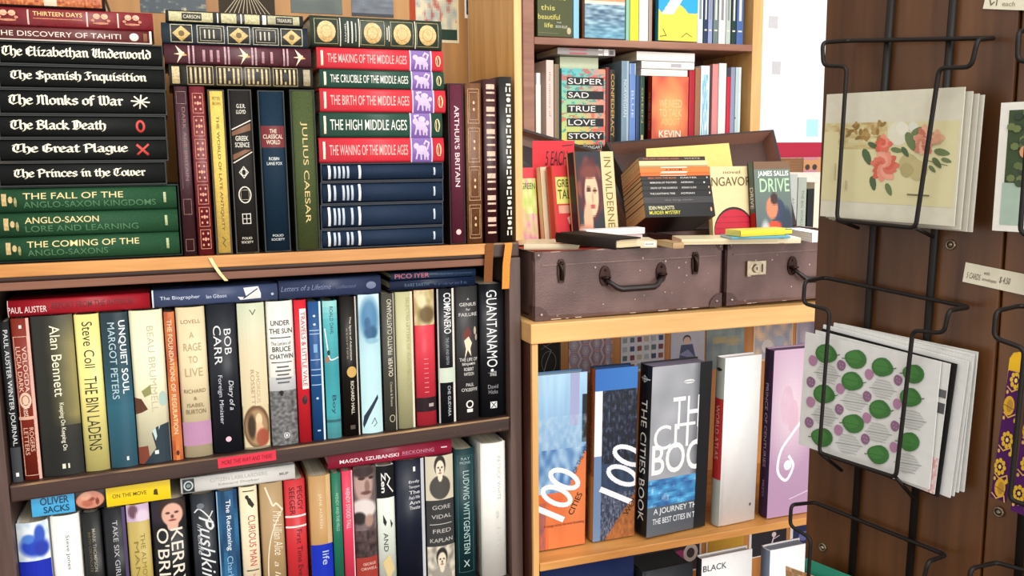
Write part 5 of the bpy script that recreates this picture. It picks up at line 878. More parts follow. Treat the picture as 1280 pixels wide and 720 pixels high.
    for kind, x, z in locks:
        bm = bmesh.new()
        if kind == 'clasp':
            pl = [(x-.0075, -.0004, z-.006), (x-.005, -.0004, z-.022), (x+.005, -.0004, z-.022), (x+.0075, -.0004, z-.006), (x+.0075, -.0004, z+.012), (x+.004, -.0004, z+.02), (x-.004, -.0004, z+.02), (x-.0075, -.0004, z+.012)]
            prism(bm, pl, (0, -.003, 0)); tube(bm, [(x-.004, -.005, z+.013), (x, -.007, z+.004), (x, -.006, z-.017)], .0032, 8); bmesh.ops.create_uvsphere(bm, u_segments=8, v_segments=6, radius=.0035, matrix=TR((x, -.006, z+.013)))
            link('clasp', bm, M('3c2c26', 'metal'), rt)
        else:
            box(bm, x-.022, x+.022, -.004, -.0003, z-.014, z+.014); soft(bm, .0015, 2)
            m = bmesh.ops.create_cone(bm, cap_ends=True, segments=20, radius1=.009, radius2=.007, depth=.005, matrix=TR((x-.003, -.006, z)) @ Matrix.Rotation(math.pi/2, 4, 'X'))
            box(bm, x-.023, x-.015, -.006, -.004, z-.015, z+.015)
            s = len(bm.faces); box(bm, x+.011, x+.014, -.0044, -.0039, z-.008, z+.008, 1); box(bm, x-.004, x-.002, -.0092, -.0086, z-.003, z+.003, 1)
            link('lock', bm, [M('c4b49a', 'metal'), M('2a2018', 'ink')], rt)
    return rt
def lid(rt, BL_, BR_, TR_, TL_, depth, outer, inner, extra=None):
    """shallow tray leaning behind the case; corners in world space, rim depth towards the viewer"""
    BL_, BR_, TR_, TL_ = map(Vector, (BL_, BR_, TR_, TL_)); n = (BR_-BL_).cross(TL_-BL_).normalized()   # faces the viewer
    if n.y > 0: n = -n
    W = rt.matrix_world.inverted(); bm = bmesh.new(); t = .006
    C = [BL_, BR_, TR_, TL_]; c = sum(C, Vector())/4; inn = [p+(c-p).normalized()*t*1.6 for p in C]
    bk = [p-n*.0 for p in C]
    o0 = [bm.verts.new(W @ (p-n*depth)) for p in C]; o1 = [bm.verts.new(W @ p) for p in C]; i0 = [bm.verts.new(W @ (p-n*(depth-.004))) for p in inn]; i1 = [bm.verts.new(W @ p) for p in inn]
    def q(a, mi):
        f = bm.faces.new(a); f.material_index = mi
    q(o0[::-1], 0); q(i0, 1)
    for k in range(4):
        j = (k+1) % 4; q((o0[k], o0[j], o1[j], o1[k]), 0); q((o1[k], o1[j], i1[j], i1[k]), 0); q((i1[k], i1[j], i0[j], i0[k]), 2)
    bmesh.ops.recalc_face_normals(bm, faces=bm.faces[:])
    return link('lid', bm, [EDGE, M(outer, 'cloth'), M(inner, 'cloth')], rt)
sX0, sX1 = onY(669, 360, YS).x, onY(902, 340, YS).x
sz = max(zB(sX0), zB(sX1))+.001; sH = (onY(669, 313, YS).z+onY(903, 306, YS).z)/2-sz; SD = .272
tX0, tX1 = onY(909, 340, YS).x, onY(997, 287, YS+.276).x
toX = lambda px, py: onY(px, py, YS).x-sX0
toX2 = lambda px, py: onY(px, py, YS).x-tX0
hz1 = onY(755, 345, YS).z-sz
S1 = case('suitcase', 'scuffed brown suitcase nearer the bookcase, handle sagging in the middle of its front', sX0, sX1, sz, sH, SD, (toX(756, 345), toX(826, 345), hz1, .017), [('clasp', toX(701, 335), onY(701, 338, YS).z-sz), ('clasp', toX(868.5, 325), onY(868.5, 328, YS).z-sz)], 'b0483c', .012)
S2 = case('suitcase', 'second brown suitcase with a square pale lock plate, beside the card board', tX0, tX1, sz, sH, SD, (toX2(990, 328), toX2(1062, 328), onY(990, 332, YS).z-sz, .022), [('plate', toX2(944.5, 335), onY(944.5, 335, YS).z-sz)], '8c7c74', .036)
YH = YS+SD+.004
l1BR = onY(793, 287, YH); l1TR = onY(755, 190, YH+.08); l1TL = onY(652, 160, YH+.08); l1TL = l1TR+(l1TL-l1TR)*(l1TR.x-(sX0-.005))/(l1TR.x-l1TL.x); l1BL = Vector((sX0, YH, l1BR.z))
zh = sz+sH+.002
l1BR.z = zh; l1BL.z = zh
lid(S1, l1BL, l1BR, l1TR, l1TL, .028, '7c665c', '9c7c6c')
l2BL = Vector((tX0+.002, YH, zh)); l2BR = Vector((tX1-.002, YH, zh)); l2TL = onY(757.5, 178, YH+.16); l2TR = onY(967, 162, YH+.16)
lid(S2, l2BL, l2BR, l2TR, l2TL, .045, '5a4640', '9a7060')

# ------------------------------------------------------------------ things in the suitcases
zf1 = sz+sH-.0112; zf2 = sz+sH-.0352; zr = sz+sH
def leanbook(x0, x1, yb, yt, Y, lean, label, hx, front, spine_hx, sw=.018, z0=None, decor=(), roll=0, yaw=0, hard=False, H=None, group='paperbacks in the open suitcases', pages='e8d8b8', dY=None):
    a, b = onY(x0, yb, Y), onY(x1, yb, Y); zb = zf1 if z0 is None else z0
    W = (b.x-a.x)/math.cos(yaw)
    if H is None: H = (onY((x0+x1)/2, yt, Y+(.035 if dY is None else dY)).z-zb)/math.cos(lean)
    dec = [R(0, 1, 0, 1, spine_hx, 'jacket')]+list(decor) if spine_hx else list(decor)
    lift = W*abs(math.sin(roll))+sw*math.sin(lean)+.0004
    mt = TR((a.x, Y, zb+lift)) @ RZ(yaw) @ Matrix.Rotation(roll, 4, 'Y') @ Matrix.Rotation(-lean, 4, 'X') @ TR((0, sw/2+.0008, 0)) @ RZ(-math.pi/2)
    return make_book(label, mt, sw, H, W, hx, 'jacket', hard, None, dec, front, None, pages, group)
# red handwritten card behind the books of the first suitcase
a, b = onY(664, 200, 1.676), onY(716, 200, 1.676); top = onY(690, 176, 1.676).z
bm = bmesh.new(); slots = [M('d8404a', 'paper')]; Wd, Hd = b.x-a.x, top-zf1
box(bm, 0, Wd, 0, .0012, 0, Hd); decorate(bm, slots, [Hz('5 EACH', .3, .84, .1, .24, '3a1416', .0, .25), Ln([(.72, .05), (.95, .04)], .002, '3a1416'), El(.82, .2, .02, .012, '2a1012')], Wd, Hd, lambda x, y, o: (x, -o, y))
t = link('price_card', bm, slots); t.location = (a.x, 1.6692, zf1); tag(t, 'red card with a handwritten price behind the leaning books in the nearer suitcase', 'sign')
leanbook(648, 674, 297, 211, 1.626, .13, 'paperback with a green and pink cover peeping past the pine post', 'c8d078', [Pic(0, 1, 0, 1, 20, 30, lambda u, v: mx(mx(hexc('a8c040'), hexc('e8e0b0'), nz(u, v, 6, 2)*1.5-.3), hexc('d878a0'), max(0, nz(u*1.5, v*2, 4, 9)*3-1.6)+(.35 if v > .6 else 0))), R(0, 1, 0, .14, 'c82c34', 'jacket'), Hz('GREEN', .3, .95, .2, .28, '3a5a1c', .01)], 'd85a3c')
leanbook(682, 718, 297, 210, 1.606, .13, 'paperback with orange spine and plain cream cover, beside the green and pink one', 'e8dcc0', [R(0, .08, 0, 1, 'd8c8a0'), Hz('the', .2, .4, .42, .46, '5a4a38'), Hz('little', .2, .5, .49, .53, '5a4a38'), Pg([(.5, .8), (1, .6), (1, 1), (.4, 1)], 'c8484a')], 'd8702e', yaw=.12)
leanbook(697, 732, 293, 209, 1.577, .13, 'paperback with orange spine and red cover carrying a yellow green label', 'cc3a40', [R(.1, .95, .14, .48, 'd8d070'), Hz('GREAT', .16, .9, .17, .27, '3c4a1c', .01), Hz('TALES', .16, .9, .3, .42, '3c4a1c', .01), R(.15, .95, .5, .6, 'e0a088'), Pg([(.45, .66), (.6, .62), (.95, 1), (.75, 1)], 'e8b0a0'), Pg([(.5, .75), (.62, .72), (.75, 1), (.6, 1)], '5a1c28')], 'd88030', sw=.022, yaw=.16)
face4 = layers('262830', *[(.52+.36*math.cos(a*.62), .4+.26*math.sin(a*.62), .16, .1, ('5a2428', '6e342e', '4a1e26', '7c4034')[a % 4], .5) for a in range(-7, 3)], (.5, .3, .36, .2, '5e2a2a', .3), (.3, .5, .14, .2, '4a2028', .4), (.8, .46, .14, .2, '54282c', .4), (.55, .46, .27, .24, 'e4bc98', .15), (.36, .74, .18, .2, 'd8a888', .3), (.2, .98, .5, .2, 'c88870', .3), (.44, .41, .09, .022, '4a2c24', .6), (.68, .42, .08, .022, '4a2c24', .6), (.44, .385, .1, .01, '5a3024', .8), (.58, .5, .04, .06, 'c8987a', .8), (.57, .59, .1, .022, 'b0504a', .6), (.5, .22, .3, .07, '74382f', .4))
leanbook(727, 779, 284, 192, 1.545, .13, 'paperback with a red haired face on black and a cream title strip', '2a2c34', [Pic(.0, .66, 0, 1, 26, 44, face4), R(.66, 1, 0, 1, 'dccb98', 'jacket'), T('IN WILDERNESS', .74, .92, .06, .94, '7a6430', .0)], 'd89a6a', sw=.03, yaw=.16)
def slab(px0, px1, z, depth, thick, label, hx, dec=(), hard=False, k='jacket', pages='e8dcc0', name=None, group='books lying loose in the open suitcases', cat='book'):
    a, b = onZ(px0[0], px0[1], z), onZ(px1[0], px1[1], z); d = b-a; ang = math.atan2(d.y, d.x)
    make_book(label, TR((b.x, b.y, z+thick/2)) @ RZ(ang) @ RYm(-math.pi/2), thick, d.length, depth, hx, k, hard, None, dec, group=group, pages=pages, name=name, cat=cat)
    return z+thick
slab((655, 312), (723, 312), zr+.001, .10, .010, 'cream book lying on the suitcase rim beside the pine post', 'd8c8a8', [R(0, .3, 0, 1, 'c4b494')], pages='e0d4b4')
zz = slab((733, 304), (803, 300.6), zr+.001, .030, .013, 'lower pad of white paper lying under another behind the black bound book', 'ece8e4', [R(.45, .55, 0, 1, 'd4d0d0')], pages='f0ecea', cat='paper pad', name='paper_pad', group='pads of white paper')
slab((733, 295.6), (806, 292), zz+.0008, .029, .012, 'upper pad of white paper lying behind the black bound book', 'f2f0f0', [R(.4, .5, 0, 1, 'dcd8d8')], pages='f4f2f0', cat='paper pad', name='paper_pad', group='pads of white paper')
slab((694, 303), (768, 312.5), zr+.0135, .055, .018, 'black bound book lying aslant on the rim of the nearer suitcase', '221a16', [], True, 'cloth', 'd8c49c')
slab((793, 310), (821, 309.5), zr+.001, .07, .013, 'small cream book with a white label lying near the suitcase clasp', 'e4d4b4', [R(.2, .8, .45, .95, 'f2efe8'), T('REDUCED', .4, .6, .5, .85, '6a6460', .01)], pages='e0d0ac')
slab((841, 310.8), (855, 310.2), zr+.001, .07, .010, 'tan book lying at the end of the nearer suitcase below the black stack', 'b89468', [R(0, 1, 0, .05, '2a1c18')], pages='d8c094')
# second suitcase: leaning block of paperbacks, spines turned up towards the viewer
yw, tl = math.radians(-8), math.radians(20)
e1 = Vector((math.cos(yw), math.sin(yw), 0)); hd = Vector((-math.sin(yw), math.cos(yw), 0)); e3 = hd*math.cos(tl)+Vector((0, 0, -1))*math.sin(tl); e2 = e1.cross(e3)*-1
if e2.z < 0: e2 = -e2
O = onY(798, 196, 1.575)
def blockmat(p):           # local x (across the spine) = e2, local y (into the book) = e3, local -z along e1 (head at left)
    X, Yv = e2, e3; Z = X.cross(Yv)
    return Matrix(((X.x, Yv.x, Z.x, p.x), (X.y, Yv.y, Z.y, p.y), (X.z, Yv.z, Z.z, p.z), (0, 0, 0, 1)))
Zl = e2.cross(e3); Lb = .158
stackb = [(.011, .152, '3a2a20', 'thin dark brown paperback topmost of the leaning block', [T('THE LADY VANISHES AGAIN', .3, .7, .06, .6, 'c86a48', .008), T('WHITE', .3, .7, .68, .92, 'b8a890', .008)]),
 (.017, .156, 'e2cf9c', 'cream spined paperback second in the leaning block', [R(.0, .25, 0, 1, 'b09a70')]),
 (.015, .158, 'e87a34', 'orange and white banded paperback, the upper of two in the leaning block', [R(0, 1, .3, .68, 'f0ece4', 'jacket'), T('A ROOM', .3, .7, .36, .6, '3a3430', .006)]),
 (.009, .158, 'e06a28', 'orange and white banded paperback, the lower of two in the leaning block', [R(0, 1, .28, .66, 'ece4d8', 'jacket')]),
 (.011, .158, '24221f', 'black paperback with orange dots directly below the orange banded pair', [T('BIRD WITH THE BONE', .3, .7, .1, .5, 'd07040', .01), T('CARTER', .3, .7, .56, .8, 'd8d0c0', .01), El(.5, .95, .2, .01, 'e0d8c8')]),
 (.013, .158, '1c1c1c', 'black paperback with white lettering, second black one in the leaning block', [T('MEMORIES OF THE FORD', .3, .66, .12, .5, 'd8d4cc', .01), T('ADRIAN', .3, .66, .56, .74, 'd8d4cc', .01), El(.4, .9, .2, .012, 'd8d4cc')]),
 (.015, .158, '201f20', 'black paperback with white lettering, third black one in the leaning block', [T('DEATH OF THE GLORIOUS', .3, .62, .12, .5, 'd8d4cc', .01), T('ADRIAN CLARK', .3, .62, .56, .78, 'd0ccc4', .01), El(.5, .96, .2, .01, 'e0a070')]),
 (.016, .158, '1e1d1e', 'black paperback with white lettering, fourth black one in the leaning block', [T('THE LIGHTNING TREE', .35, .65, .1, .46, 'd8d4cc', .01), T('ADRIAN', .35, .65, .54, .74, 'd0ccc4', .01), El(.5, .96, .2, .01, 'e0c8a0')]),
 (.018, .158, '3c3a3c', 'dark grey paperback above the thick black one in the leaning block', [T('the long room', .3, .6, .3, .7, '8a8684', .0)]),
 (.036, .158, '1a1918', 'thick black paperback with yellow capitals, lowest of the leaning block', [T('EDEN PHILLPOTTS', .55, .82, .06, .42, 'e4e0b0', .01), T('MURDER MYSTERY', .2, .46, .06, .5, 'd8d040', .01), El(.5, .95, .16, .012, 'e0a880')])]
pos = 0; SK = .79
for th_, ln_, hx, lb, dec in stackb:
    th_ *= SK; ln_ *= .95
    c = O-e2*(pos+th_/2)                                    # head end of the spine, centre of its thickness
    make_book(lb, blockmat(c-Zl*ln_), th_-.0004, ln_, .108, hx, 'jacket', False, None, dec, pages='d8b078', group='block of paperbacks leaning in the second suitcase')
    pos += th_
# cream card leaning in the lid
bm = bmesh.new(); P = [onY(808, 216, 1.745), onY(917, 216, 1.745), onY(911, 179, 1.79), onY(808, 186, 1.79)]
P[0] = P[3]+(P[0]-P[3])*1.9; P[1] = P[2]+(P[1]-P[2])*1.9
prism(bm, P, (0, .0015, .0004)); t = link('folded_leaflet', bm, M('e8cf7c', 'paper')); tag(t, 'pale yellow folded leaflet propped inside the lid of the second suitcase', 'leaflet')
ball = lambda u, v: (hexc('cc2038') if nz(.3, v*6, 4, 3) < .56 else hexc('a8182c')) if (math.hypot((u-.5)/.46, (v-.82)/.42) < 1 and v > .42) else ((hexc('2c2420') if math.hypot((u-.5)/.46, (v-.82)/.44) < 1.06 and .38 < v < .5 else hexc('ecd9a6')))
leanbook(893, 946, 292, 209, 1.60, .13, 'cream paperback with a big red striped ball on its cover', 'ecd9a6', [El(.5, .8, .47, .3, '2c2420', n=32), El(.5, .815, .46, .285, 'cc2038', n=32)]+[Ln([(.5-.46*math.sqrt(max(0, 1-((v-.815)/.285)**2))+.02, v), (.5+.46*math.sqrt(max(0, 1-((v-.815)/.285)**2))-.02, v+.006)], .0014, 'a01830') for v in (.62, .69, .76, .83, .9, .96)]+[Hz('NGAVOR', .02, .94, .13, .24, '6a5a3c', .0), Hz('novel', .3, .7, .05, .09, '8a7a5c')], 'd8c48c', sw=.014, z0=zf2)
drive = layers(grad([(0, '7a5a40'), (.09, '7a5a40'), (.1, '6c7c70'), (1, '566468')]), (.62, .6, .2, .16, '2c3c58', .15), (.45, .55, .16, .13, 'd8845c', .2), (.52, .44, .1, .07, '3a2420', .3), (.5, .86, .28, .16, 'd8482c', .15), (.25, .9, .14, .2, 'c8ccc8', .4), (.85, .75, .16, .2, '28384a', .4))
leanbook(948, 993, 284, 203.5, 1.575, .13, 'paperback with a green tinted title and a figure at the wheel, black and red spine', '5c6c68', [Pic(0, 1, 0, 1, 26, 44, drive), Hz('JAMES SALLIS', .1, .95, .11, .19, 'f0f0ec', .02), Hz('DRIVE', .14, .96, .2, .36, 'b8dcb0', .01), R(0, 1, .955, 1, 'c8402c', 'jacket')], '1e1a1a', sw=.022, decor=[R(.1, .9, .6, .9, 'b83428', 'jacket'), T('DRIVE', .25, .75, .3, .55, 'e0dcd4', .01)], z0=zf2)
zq = sz+sH+.001
zz = slab((852, 306), (1001, 304), zq, .085, .010, 'wide cream book lying across the rims of both suitcases', 'e8d8b4', [R(0, 1, .82, .86, 'c8a060'), R(.3, .6, .0, .8, 'dcc8a0')], pages='f0e2c0')
slab((1015, 303), (1036, 302.5), zq, .12, .018, 'white book lying at the end of the second suitcase by the card board', 'f2f2f4', pages='f0f0f4')
slab((914, 299), (988, 297.5), zz+.0006, .06, .004, 'thin turquoise booklet on the wide cream book', '58a8c4', pages='e8f0f4')
slab((926, 296), (990, 293), zz+.0052, .05, .011, 'bright yellow book with a blue end lying below the leaning paperbacks', 'f0e040', [R(0, 1, .86, 1, '2c4474', 'jacket'), R(0, .4, 0, .86, 'e0cc30')], pages='f4e880')
# ledge by the window with a few books
LZ = onY(1000, 300, 1.9).z
led = simple('window_ledge', (dR1+.004, 2.6, 1.86, 2.6, LZ-.03, LZ), M('e4ddd2', 'jacket')); tag(led, 'white window ledge behind the second suitcase', 'ledge')
simple('ledge_leg', (.0, .04, 0, .04, 0, LZ-.0305), M('e4ddd2', 'jacket'), led).location = (2.3, 2.3, 0)
simple('ledge_leg', (.0, .04, 0, .04, 0, LZ-.0305), M('e4ddd2', 'jacket'), led).location = (1.75, 2.3, 0)
def ledge_book(x0, x1, yt, label, hx, dec=(), dy=0, D=.13, hard=False):
    Yl = 1.90+dy; a, b = onY(x0, yt, Yl), onY(x1, yt, Yl)
    make_book(label, TR(((a.x+b.x)/2, Yl, LZ+.0006)), b.x-a.x-.001, a.z-LZ-.001, D, hx, 'jacket', hard, None, dec, group='books on the window ledge')
ledge_book(986, 997.5, 218, 'light grey book on the window ledge with upright grey lettering', 'b8bcb8', [T('ANDERSON', .4, .7, .35, .85, '7c807c')])
ledge_book(998, 1009, 222, 'second grey book on the window ledge, greener and beside a black one', 'a8b0a4', [T('THE BIG WORLD', .4, .7, .2, .8, '6c746c')])
ledge_book(1010, 1018, 236, 'black book on the window ledge', '1e2022')
ledge_book(1018.5, 1026, 228, 'cream book on the window ledge closest to the card board', 'e8dcc8')
a, b = onY(978, 214, 1.985), onY(1026, 214, 1.985); zt_ = max(onY(992, 218, 1.9).z, LZ+.1)+.004
make_book('orange brown box file lying over the books on the window ledge', TR((b.x, 1.90, zt_+.02)) @ RYm(-math.pi/2), .038, b.x-a.x, .12, 'c08a5c', 'jacket', False, None, [R(0, 1, .0, .35, 'b8788a'), El(.35, .1, .2, .06, '3a2a2c'), El(.35, .28, .2, .06, '3a2a2c')], name='box_file', cat='box', pages='c8a080')

# ------------------------------------------------------------------ display shelves B: postcards on the back, books facing out
def card(px0, px1, py0, py1, Y, label, hx, ops, group=None, name='postcard', tilt=0, th=.0008):
    a = onY(px0, py1, Y); b = onY(px1, py1, Y); H = onY(px0, py0, Y).z-a.z; W = b.x-a.x
    bm = bmesh.new(); slots = [M(hx, 'paper')]; box(bm, 0, W, 0, th, 0, H); decorate(bm, slots, ops, W, H, lambda x, y, o: (x, -o, y))
    o = link(name, bm, slots); o.location = (a.x, Y, (a.z+b.z)/2); o.rotation_euler = (0, tilt, 0); return tag(o, label, 'postcard', group)
gP = 'postcards pinned to the pine back above the facing books'
YP = YBK-.0004
hexp = []
for i in range(4):
    for j in range(5):
        cx, cy = .12+.26*i, .1+.22*j+(.11 if i % 2 else 0)
        for r, h in ((.15, 'a87878'), (.11, '8a88b0'), (.06, 'b0a0a8')): hexp.append(Ring(cx, cy, r*.85, r*.75, .0022, h, n=6))
sqs = []
for i in range(6):
    for j in range(7):
        sqs.append(R(.04+.165*i, .14+.165*i, .03+.14*j, .11+.14*j, ['7a3440', '8a9a94', '3a4a70', 'b8a890', '5c6c74', '8c5044', 'a8b0b8'][(i*3+j*5) % 7]))
card(671, 701, 388, 474, YP, 'dark postcard with a pale curved line drawing', '2c2824', [Ln([(.3, .5), (.6, .58), (.4, .75), (.25, .95)], .0014, '8a8a84'), Ln([(.2, .55), (.7, .45)], .001, '6a6a64'), Ring(.5, .75, .3, .16, .001, '7a7a74'), Box(.04, .96, .03, .97, .001, '4a4640')], gP)
card(711, 765, 386, 466, YP, 'pale postcard of interlocking hexagons', 'c8bcc0', hexp, gP)
card(776, 830, 384, 464, YP, 'pale postcard with rows of small coloured squares', 'd0d2d8', sqs, gP)
card(838, 880, 382, 462, YP, 'pale blue grey postcard with a small standing figure', 'c4c6d2', [El(.47, .52, .12, .07, '4a3c38'), El(.47, .54, .1, .06, 'd8b8a8'), Pg([(.3, .6), (.64, .6), (.75, .85), (.7, 1), (.28, 1), (.24, .85)], '4a5478'), Pg([(.24, .75), (.5, .68), (.7, .8), (.5, .8)], '8a90b0'), Ln([(.25, .82), (.6, .95)], .002, '2c3450')], gP)
card(882, 929, 380, 460, YP, 'dusky blue green postcard beside the standing figure one', '76868c', [Pic(0, 1, 0, 1, 12, 20, layers(mottled('6a7a84', '8a9a94', 4, 4), (.35, .55, .2, .06, 'a89870', .6), (.7, .58, .2, .06, 'a89870', .6)))], gP)
card(941, 990, 378, 450, YP, 'warm buff postcard with blue sketch lines', 'd8b898', [Pic(.03, .97, .03, .97, 16, 20, mottled('dcbc98', '8a90a4', 5, 7)), El(.35, .75, .14, .12, 'c8c0bc'), El(.65, .7, .14, .12, '9aa0b0')], gP)
card(994, 1030, 377, 448, YP, 'lilac grey postcard closest to the card board', 'b0a8b4', [Pic(.05, .95, .05, .95, 10, 14, mottled('b8b0bc', '8c869c', 4, 5))], gP)
gQ = 'postcards on the back of the lowest shelf'
card(787, 827, 650, 722, YP, 'postcard of red blooms on mint green', '8cc0b0', [Pic(0, 1, 0, 1, 16, 20, layers(mottled('88bcac', 'a0ccb8', 4, 2), (.5, .68, .3, .16, 'b85a64', .4), (.3, .85, .2, .12, 'a84858', .4), (.7, .8, .16, .12, 'c87880', .4), (.5, .55, .12, .1, '3a5a50', .5)))], gQ)
card(831, 876, 646, 716, YP, 'dark postcard with a magenta and white round form', 'ece8e4', [R(.05, .95, .03, .97, '3a2c38'), El(.4, .75, .3, .17, 'b0407c'), El(.7, .66, .2, .16, 'd8d4cc'), El(.7, .66, .11, .09, '4a3c48')], gQ)
card(882, 929, 640, 706, YP, 'mustard yellow postcard with dark grass along its foot', 'c89c3c', [R(.0, .04, 0, 1, 'e4dcc8')]+[Ln([(.08+.06*i, 1), (.1+.06*i+.03*(i % 3), .78+.05*(i % 4))], .0012, '6a5420') for i in range(15)], gQ)
card(936, 982, 632, 694, YP, 'black postcard with a small pale dancing figure', 'e8e4e4', [R(.06, 1, .02, .98, '22242e'), El(.66, .6, .06, .05, 'e0d0d0'), Ln([(.66, .64), (.6, .8), (.5, .9)], .004, 'd8c4d0'), Ln([(.6, .8), (.74, .95)], .003, 'd8c4d0'), Ln([(.62, .7), (.8, .64)], .002, 'd8c4d0'), Pg([(.4, .92), (.7, .85), (.85, 1), (.4, 1)], '8a3a4c')], gQ)
card(987, 1030, 628, 686, YP, 'midnight blue postcard in white border by the card board', 'e8e4e4', [R(.08, .94, .03, .97, '2c3460'), El(.4, .7, .16, .1, '6a70a8')], gQ)

def frontbook(x0, x1, yb, yt, Y, label, hx, front, spine_hx, sw, decor=(), roll=0, yaw=0, hard=True, pages='e8e4dc'):
    z0 = max(zB2(onY(x0, yb, Y).x), zB2(onY(x1, yb, Y).x))+.0008
    leanbook(x0, x1, yb, yt, Y, .0, label, hx, front, spine_hx, sw, z0, decor, roll, yaw, hard, None, 'city and art books facing out below the suitcases', pages, 0)
def c1(zx, zy): return ((640+zx/4-668)/66, (540+zy/4-468)/222)
def oval(cx, cy, a, rl, rs, n=18):
    out = []
    for i in range(n+1):
        t = 2*math.pi*i/n; p, q = rl*math.cos(t), rs*math.sin(t)
        out.append((cx+p*math.cos(a)-q*math.sin(a), cy+p*math.sin(a)+q*math.cos(a)))
    return out
def hundred(x, y, dx, dy, conv, sc=1.0):
    """the big slanted 100: stroke and two long ovals stepping up the cover"""
    a = math.radians(32); o = [Ln([conv(x-70*sc, y-38*sc), conv(x+64*sc, y+40*sc)], .0105, 'f4f2f4')]
    for k in (1, 2): o.append(Ln([conv(*p) for p in oval(x+dx*k, y+dy*k, a, 78*sc, 36*sc)], .0085, 'f2f0f4'))
    return o
def city1(u, v):
    if v < .42:
        c = mx(hexc('a8cce4'), hexc('6e94bc'), v*1.8+(nz(u*2, v*.6, 6, 2)-.5)*.6)
        if .68 < u < .84 and v < .3: c = hexc('9aa0c4')
        if u > .9 and .12 < v < .4: c = hexc('14202c')
        if v > .24: c = mx(c, hexc('b8ccd8'), nz(u*3, v*6, 5, 6)*1.2-.4)
    elif v < .68: c = mx(hexc('3c6aa0'), hexc('a8c4dc'), nz(u*2, v*3, 5, 11)*1.5-.3)
    else: c = mx(hexc('e07a44'), hexc('c8542c'), nz(u, v*2, 5, 3))
    if v-.42 > .62*(1-u)+.02 and u > .3: c = mx(hexc('e08048'), hexc('d06838'), nz(u, v, 6, 5))
    if v > .72 and u < .25: c = mx(c, hexc('4a4a7c'), .6*nz(u*6, v*12, 4, 2))
    return c
def RT_(text, s, v, ang, h, hx, bold=0): return ('rtext', text, s, v, ang, h, hx, bold)
frontbook(666.5, 731, 690, 468.5, 1.43, 'large book facing out, hazy blue towers over orange with a big slanted white number', '5a84b0', [Pic(0, 1, 0, 1, 34, 80, city1)]+hundred(190, 410, 38, -82, c1)+[RT_('CITIES', *c1(310, 442), 63, .012, '2c1c18', .01), RT_('OF THE WORLD', *c1(322, 228), 63, .008, '2c2420', .0), Hz('A voyage across the most fascinating', .2, .98, .855, .875, '6a2c18')], '38506c', .026, [T('100 CITIES OF THE WORLD', .3, .7, .1, .6, 'e0e0e4')], roll=.015, pages='b8ccd8')
def c2(zx, zy): return ((640+zx/4-742)/51, (540+zy/4-462)/218)
def won(u, v):
    if v < .12: return mx(hexc('2c68b4'), hexc('3a7cc8'), u)
    if u < .17: return hexc('e8e8ec') if v < .5 else hexc('6a84a8')
    if v < .55: return mx(hexc('141a28'), hexc('5a6a88'), max(0, nz(u*4, v*7, 5, 3)*2.2-1.0))
    if v < .72: return mx(hexc('3a5070'), hexc('1c2434'), nz(u*2, v*3, 4, 4))
    return mx(hexc('c8783c'), hexc('7a4a28'), nz(u*4, v*8, 5, 5)) if v > 1.1-.36*u else mx(hexc('2a3044'), hexc('8a94a8'), nz(u*8, v*14, 4, 9)*1.6-.5)
frontbook(741, 792.5, 680, 461, 1.43, 'large book facing out with dark branches, its brown spine and slanted white number', '2c3850', [Pic(0, 1, 0, 1, 34, 80, won)]+hundred(520, 335, 28, -98, c2, 1.0)+[RT_('WONDERS', *c2(575, 450), 55, .012, '3a2418', .01)], 'a85c2c', .03, [R(0, 1, 0, .42, 'a8582c', 'jacket'), T('100 WONDERS OF THE WORLD', .3, .68, .1, .6, '4a2418', .004), R(0, 1, .62, 1, 'c88040', 'jacket')], roll=.015, pages='3a6cb0')
def grey(u, v):
    c = mx(hexc('8c8e94'), hexc('b4b6bc'), nz(u, v*2, 4, 2)) if v < .66 else hexc('6e747c')
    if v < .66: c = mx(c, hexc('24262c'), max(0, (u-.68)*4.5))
    if .66 <= v < .82: c = mx(mx(hexc('2a5c98'), hexc('58b4e4'), nz(u*2, v*10, 4, 5)*1.8-.4), hexc('d8e4f0'), max(0, nz(u*5, v*8, 4, 12)*2.4-1.5))
    elif v >= .82: c = mx(hexc('5c646c'), hexc('474d55'), u)
    return c
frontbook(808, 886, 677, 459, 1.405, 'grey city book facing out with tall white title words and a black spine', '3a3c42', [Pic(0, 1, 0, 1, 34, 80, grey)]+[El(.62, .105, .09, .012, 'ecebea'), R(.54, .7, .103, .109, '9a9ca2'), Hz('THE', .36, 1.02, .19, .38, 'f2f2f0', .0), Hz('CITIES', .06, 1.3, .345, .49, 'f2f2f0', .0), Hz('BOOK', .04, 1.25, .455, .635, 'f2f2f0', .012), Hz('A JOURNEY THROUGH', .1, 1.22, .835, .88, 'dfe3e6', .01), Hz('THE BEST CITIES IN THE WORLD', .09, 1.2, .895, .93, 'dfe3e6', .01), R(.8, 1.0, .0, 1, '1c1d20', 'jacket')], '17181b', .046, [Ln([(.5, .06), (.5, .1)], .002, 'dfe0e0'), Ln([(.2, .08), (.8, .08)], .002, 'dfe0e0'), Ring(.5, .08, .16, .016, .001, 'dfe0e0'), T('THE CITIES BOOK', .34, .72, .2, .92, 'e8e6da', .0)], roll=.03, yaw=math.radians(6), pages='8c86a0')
frontbook(897, 946, 657, 448, 1.405, 'plain white book facing out with a red and grey spine', 'f2f0ee', [R(.7, 1, 0, 1, 'e8e6e8')][:0]+[El(.86, .9, .03, .01, '5a5458'), R(.8, .86, .925, .932, 'b8a8a8')], 'a8aca4', .026, [R(0, 1, .24, .72, 'b02c2c', 'jacket'), T('WORLD ATLAS', .3, .7, .28, .6, 'd8a898'), El(.5, .07, .3, .01, '2c2c2c')], roll=.02, yaw=math.radians(5), pages='f0eef0')
